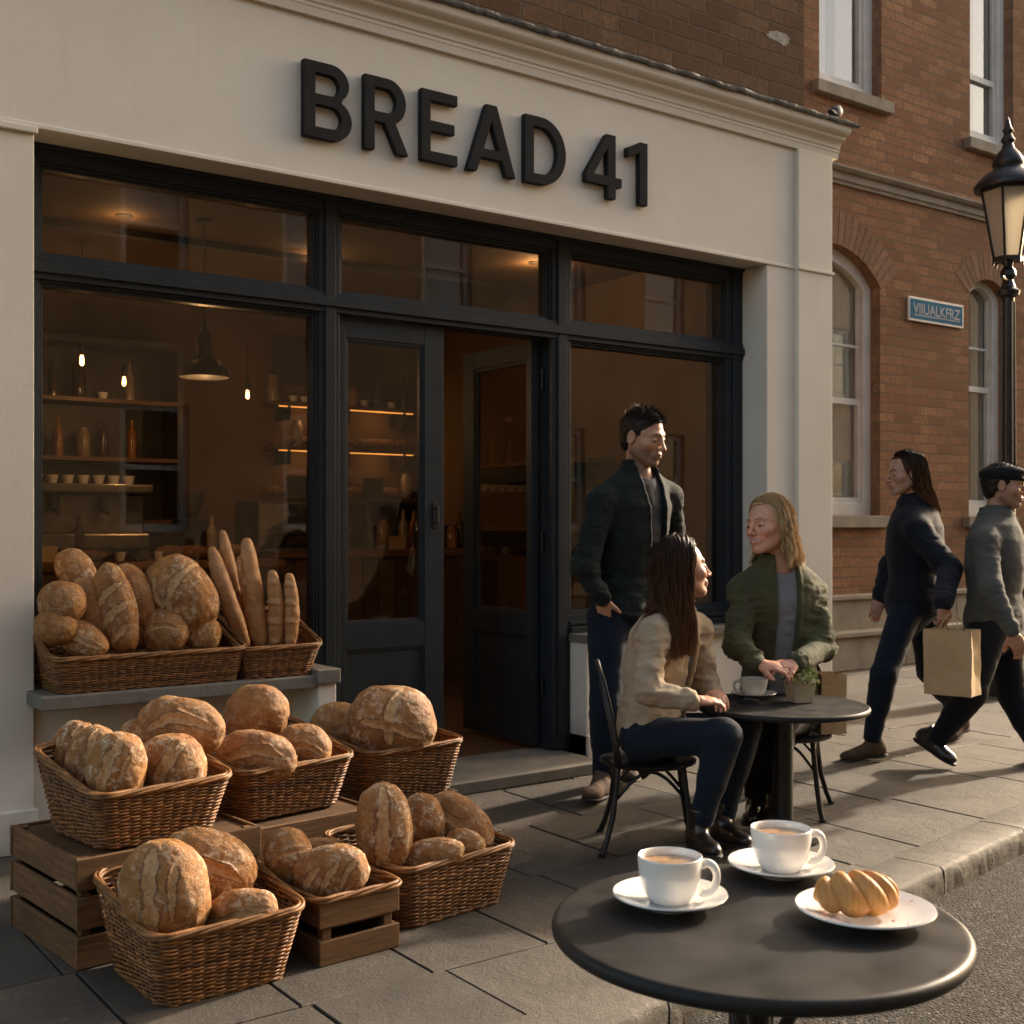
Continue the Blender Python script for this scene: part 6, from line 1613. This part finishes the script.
# --- walking woman with a paper bag ------------------------------------------
W3 = Fig(900, 760, 6.75, 'long haired woman in a navy coat striding left with a paper bag in her hand')
W3.set(head=(905, 474, 6.78), neck=(915, 505, 6.80), sL=(917, 526, 6.60), sR=(924, 521, 6.98), eL=(950, 570, 6.42), eR=(891, 566, 7.0), wL=(943, 604, 6.18), wR=(880, 597, 6.9),
       hL=(908, 604, 6.72), hR=(922, 604, 6.90), kL=(884, 674, 6.56), kR=(930, 672, 6.98), aL=(872, 741, 6.62), aR=(962, 716, 7.28), tL=(843, 761, 6.62), tR=(948, 741, 7.16))
W3.sc = .96
W3.body(vv(-.97, -.12, -.10), hs=1.02, fem=1, tone=(.50, .28, .19), hands=(('R', vv(-.3, -.2, -.9), vv(.2, .9, -.2), .6, 1, .95), ('L', vv(.05, .0, -1), vv(-.3, .9, 0), 1.1, 1, .95)))
W3.garment(trousers_fn(W3, .012, .0), 'trousers', MT['denim'], .010)
W3.drape = jacket_fn(W3, .044, -.06, (.0, .0), .008, 12, slim=1.1)
W3.garment(W3.drape, 'coat', MT['jk_navy'], .009, keys=('neck', 'sL', 'sR', 'eL', 'eR', 'wL', 'wR', 'hL', 'hR'))
W3.shoes(MT['suede'], MT['rubber'], .005, .07)
long_hair(W3, 800, .26, MT['hair_br'], 8, wave=.008, push=1, blow=(.07, .03, .0))
def bag(loc, rz, w, d, h, label, handles=True):
    t = empty('paper_bag', loc, rz, label, 'bag'); g = MB(); nx, nz = 14, 16; r = np.random.default_rng(5)
    P = []; F = []
    ring = []
    for k in range(nz + 1):
        z = h * k / nz; row = []
        for (x0, y0, x1, y1) in ((-w / 2, -d / 2, w / 2, -d / 2), (w / 2, -d / 2, w / 2, d / 2), (w / 2, d / 2, -w / 2, d / 2), (-w / 2, d / 2, -w / 2, -d / 2)):
            for i in range(nx):
                t_ = i / nx; row.append((x0 + (x1 - x0) * t_, y0 + (y1 - y0) * t_, z))
        ring.append(row)
    n = len(ring[0]); P = np.array(ring).reshape(-1, 3)
    sidez = (np.abs(P[:, 0]) > w / 2 - 1e-4); P[sidez, 0] -= np.sign(P[sidez, 0]) * (d * .16) * (1 - np.abs(P[sidez, 1]) / (d / 2)) * (P[sidez, 2] / h)
    P[:, :2] += (.004 * np.stack([vnoise(P * 14), vnoise(P * 14 + 9)], 1)) + (.0015 * np.stack([vnoise(P * 45), vnoise(P * 45 + 9)], 1))
    F = [(k * n + i, k * n + (i + 1) % n, (k + 1) * n + (i + 1) % n, (k + 1) * n + i) for k in range(nz) for i in range(n)] + [tuple(range(n))[::-1]]
    g.add(P, F); o = g.build('bag_body', MT['paper'], t, smooth=False); sm = o.modifiers.new('s', 'SOLIDIFY'); sm.thickness = .0015
    if handles:
        for sy in (-1, 1):
            g = MB(); g.tube([(w * .18 * math.cos(a) * 1.0, sy * d / 2 * .8 * (1 - math.sin(a) * .8), h - .01 + .085 * math.sin(a)) for a in np.linspace(0, PI, 13)], .003, 6); g.build('handle', MT['paper'], t, smooth=True)
    return t
q = at(952, 694, 6.10); bag((q[0], q[1], q[2]), -YAW + rad(-38), .24, .15, .33, 'brown paper carrier bag hanging from the walking woman\'s hand')

# --- walking man in a flat cap ------------------------------------------------
M2 = Fig(1000, 765, 6.45, 'man in a dark flat cap and grey jacket walking right at the picture edge')
M2.set(head=(1003, 486, 6.45), neck=(996, 517, 6.47), sL=(1010, 535, 6.68), sR=(984, 537, 6.28), eL=(1030, 580, 6.78), eR=(990, 588, 6.16), wL=(1040, 618, 6.66), wR=(1012, 632, 6.06),
       hL=(1000, 625, 6.54), hR=(988, 628, 6.36), kL=(1012, 694, 6.60), kR=(972, 692, 6.30), aL=(1040, 752, 6.50), aR=(938, 738, 6.46), tL=(1064, 770, 6.36), tR=(952, 764, 6.40))
M2.sc = 1.0
M2.body(vv(.93, -.32, -.08), hs=1.04, tone=(.46, .26, .175), stubble=.3, hands=(('R', vv(.4, 0, -.9), vv(0, .9, 0), .6, -1, 1.0), ('L', vv(.3, 0, -.9), vv(0, -.9, 0), .6, 1, 1.0)))
M2.garment(trousers_fn(M2, .016, .02, 1.05), 'trousers', MT['jk_navy'], .010)
M2.garment(jacket_fn(M2, .034, -.06, (.0, .0), .009, 15, slim=1.05), 'jacket', MT['jk_grey'], .009, keys=('neck', 'sL', 'sR', 'eL', 'eR', 'wL', 'wR', 'hL', 'hR'))
M2.shoes(MT['leather'], MT['rubber'], .0, .04)
short_hair(M2, MT['hair_bk'], 9, 500)
def capf(P):
    Q = M2.head_local(P); d = ell(Q, (0, -.012, .052), (.088, .112, .056)); d = smin(d, ell(Q, (0, .020, .078), (.075, .085, .028)), .02)
    d = smax(d, (.030 + .10 * Q[:, 1] * 0) - Q[:, 2], .006); br = ell(Q, (0, .098, .040), (.060, .045, .008)); return smin(d, br, .01) * M2.hs + .001 * vnoise(Q * 50)
M2.make(capf, [M2.J['head']], .2, .005, 'cap', MT['blackcl'], M2.root)

# ================================================================== CHAIRS
def chair(loc, rz, h, label):
    t = empty('bistro_chair', loc, rz, label, 'chair', 'black bistro chairs'); R_ = .195
    g = MB(); g.lathe([(0, h - .02), (R_ - .02, h - .022), (R_, h - .014), (R_ + .002, h - .004), (R_ - .012, h + .001), (R_ - .05, h - .003), (0, h - .006)], 48); g.build('seat', MT['black'], t, smooth=True, sharp=60)
    for a, sp in ((50, .05), (130, .05), (225, .075), (315, .075)):
        c, s_ = math.cos(rad(a)), math.sin(rad(a)); g = MB()
        pts = [((R_ - .02) * c, (R_ - .02) * s_, h - .015), ((R_ - .008) * c, (R_ - .008) * s_, h * .72), ((R_ + .01) * c, (R_ + .01) * s_, h * .42), ((R_ + sp * .6) * c, (R_ + sp * .6) * s_, h * .16), ((R_ + sp) * c, (R_ + sp) * s_, 0)]
        g.tube(pts, .0115, 10); g.lathe([(0, 0), (.015, 0), (.014, .012), (0, .012)], 10, c=((R_ + sp) * c, (R_ + sp) * s_)); g.build('leg', MT['black'], t, smooth=True, sharp=50)
    g = MB(); pts = []
    for i in range(4):
        a0, a1 = rad((50, 130, 225, 315)[i]), rad((130, 225, 315, 410)[i]); c0 = vv(math.cos(a0), math.sin(a0), 0) * (R_ - .008); c1 = vv(math.cos(a1), math.sin(a1), 0) * (R_ - .008)
        p = [c0 * (1 - u) + c1 * u for u in np.linspace(0, 1, 13)]; g.tube([vv(q[0], q[1], h - .14 + .105 * math.sin(PI * u)) * vv(.97, .97, 1) for q, u in zip(p, np.linspace(0, 1, 13))], .007, 8)
    g.build('brace', MT['black'], t, smooth=True)
    g = MB(); pts = []
    for u in np.linspace(0, 1, 25):
        a = PI * u; pts.append((math.cos(a) * (R_ - .015) * (1 - .08 * math.sin(a)), -R_ * .62 - .085 * math.sin(a), h - .01 + .40 * math.sin(a) ** .72))
    g.tube(pts, .011, 10); g.build('back_hoop', MT['black'], t, smooth=True)
    g = MB(); pts = []
    for u in np.linspace(0, 1, 21):
        a = PI * u; pts.append((math.cos(a) * (R_ - .085), -R_ * .66 - .062 * math.sin(a), h - .01 + .31 * math.sin(a) ** .8))
    g.tube(pts, .008, 8); g.build('back_rest', MT['black'], t, smooth=True)
    return t
def cam_to_world(v, F_): p = F_.root_p + RV * v[0] + FV * v[1]; return p
hz1 = (W1.J['hL'] + W1.J['hR']) / 2; p = cam_to_world(hz1, W1); sh1 = float(hz1[2] - .088)
ch1 = chair((p[0] - .01, p[1] + .01, 0), -YAW + rad(-93), sh1, 'black bistro chair under the woman in the beige jacket')
hz2 = (W2.J['hL'] + W2.J['hR']) / 2; p2 = cam_to_world(hz2, W2)
ch2 = chair((p2[0] + .05, p2[1] + .0, 0), -YAW + rad(165), float(hz2[2] - .09), 'black bistro chair under the blonde woman')
print('seat heights', sh1, hz2[2] - .09, 'T2Z', T2Z, 'man', M_.J['head'])
q = at(829, 716, 5.42); bag((q[0], q[1], float(hz2[2] - .085)), -YAW + rad(10), .12, .10, .27, 'small pale paper bag propped beside the blonde woman', False)

# a small bird on the end of the cornice
def birdf(P):
    d = ell(P, (0, 0, .055), (.075, .042, .040), np.array([[math.cos(.35), 0, -math.sin(.35)], [0, 1, 0], [math.sin(.35), 0, math.cos(.35)]]))
    d = smin(d, ell(P, (.062, 0, .098), (.024, .021, .022)), .02); d = smin(d, ell(P, (-.095, 0, .025), (.06, .022, .009)), .02)
    d = smin(d, cap(P, (.08, 0, .098), (.100, 0, .092), .006, .002), .003); d = smin(d, cap(P, (.005, .012, .03), (.01, .014, -.005), .005), .006)
    return smin(d, cap(P, (.005, -.012, .03), (.01, -.014, -.005), .005), .006)
P_, F_ = surf_nets(birdf, (-.19, -.08, -.02), (.13, .08, .15), .005); g = MB(); g.add(P_, F_)
bd_ = g.build('bird', simple('dark_plumage', (.05, .05, .055), (.02, .02, .024), 40, .7), None, smooth=True)
bd_.location = (6.10, -.06, 3.852); bd_.rotation_euler = (0, 0, rad(25)); tag(bd_, 'small dark bird perched on the end of the shop cornice', 'bird')
# ================================================================== LIGHT, SKY, CAMERA
SUN_A, SUN_E = rad(3.5), rad(23)      # azimuth against the street direction, elevation
sd = Vector((math.cos(SUN_E) * math.cos(SUN_A), math.cos(SUN_E) * math.sin(SUN_A), math.sin(SUN_E)))
sl = bpy.data.lights.new('sun', 'SUN'); sl.energy = 2.7; sl.angle = rad(2.5); sl.color = (1.0, .85, .68)
so = bpy.data.objects.new('sun', sl); COL.objects.link(so); so.location = (10, -6, 8); so.rotation_euler = sd.to_track_quat('Z', 'Y').to_euler()
w = bpy.data.worlds.new('World'); SC.world = w; w.use_nodes = True; nt = w.node_tree
bg = nt.nodes['Background']; sk = nt.nodes.new('ShaderNodeTexSky'); sk.sky_type = 'NISHITA'; sk.sun_disc = False
sk.sun_elevation = SUN_E; sk.sun_rotation = math.atan2(sd.x, sd.y); sk.dust_density = 4.0; sk.air_density = 1.0; sk.ozone_density = 1.0
mx = nt.nodes.new('ShaderNodeMix'); mx.data_type = 'RGBA'; mx.blend_type = 'MULTIPLY'; mx.inputs[0].default_value = 1.0; mx.inputs[7].default_value = (1.0, .89, .74, 1)
nt.links.new(sk.outputs[0], mx.inputs[6]); nt.links.new(mx.outputs[2], bg.inputs[0]); bg.inputs[1].default_value = .15
cd = bpy.data.cameras.new('camera'); cam = bpy.data.objects.new('camera', cd); COL.objects.link(cam)
cam.location = (0, -CAM_D, CAM_H); cam.rotation_euler = (PI / 2, 0, -YAW); cd.sensor_width = 36; cd.lens = 36 * FPX / 1024; cd.shift_y = (HOR - 512) / 1024
cd.clip_start = .05; cd.clip_end = 400
cd.dof.use_dof = True; cd.dof.focus_distance = 3.4; cd.dof.aperture_fstop = 10
SC.camera = cam
SC.render.engine = 'CYCLES'; cy = SC.cycles
cy.use_denoising = True; cy.max_bounces = 8; cy.diffuse_bounces = 4; cy.glossy_bounces = 4; cy.transmission_bounces = 6; cy.transparent_max_bounces = 12
cy.sample_clamp_indirect = 6; cy.caustics_reflective = False; cy.caustics_refractive = False
cy.use_adaptive_sampling = True
SC.view_settings.view_transform = 'Standard'; SC.view_settings.look = 'None'; SC.view_settings.exposure = 1.52; SC.view_settings.gamma = 1
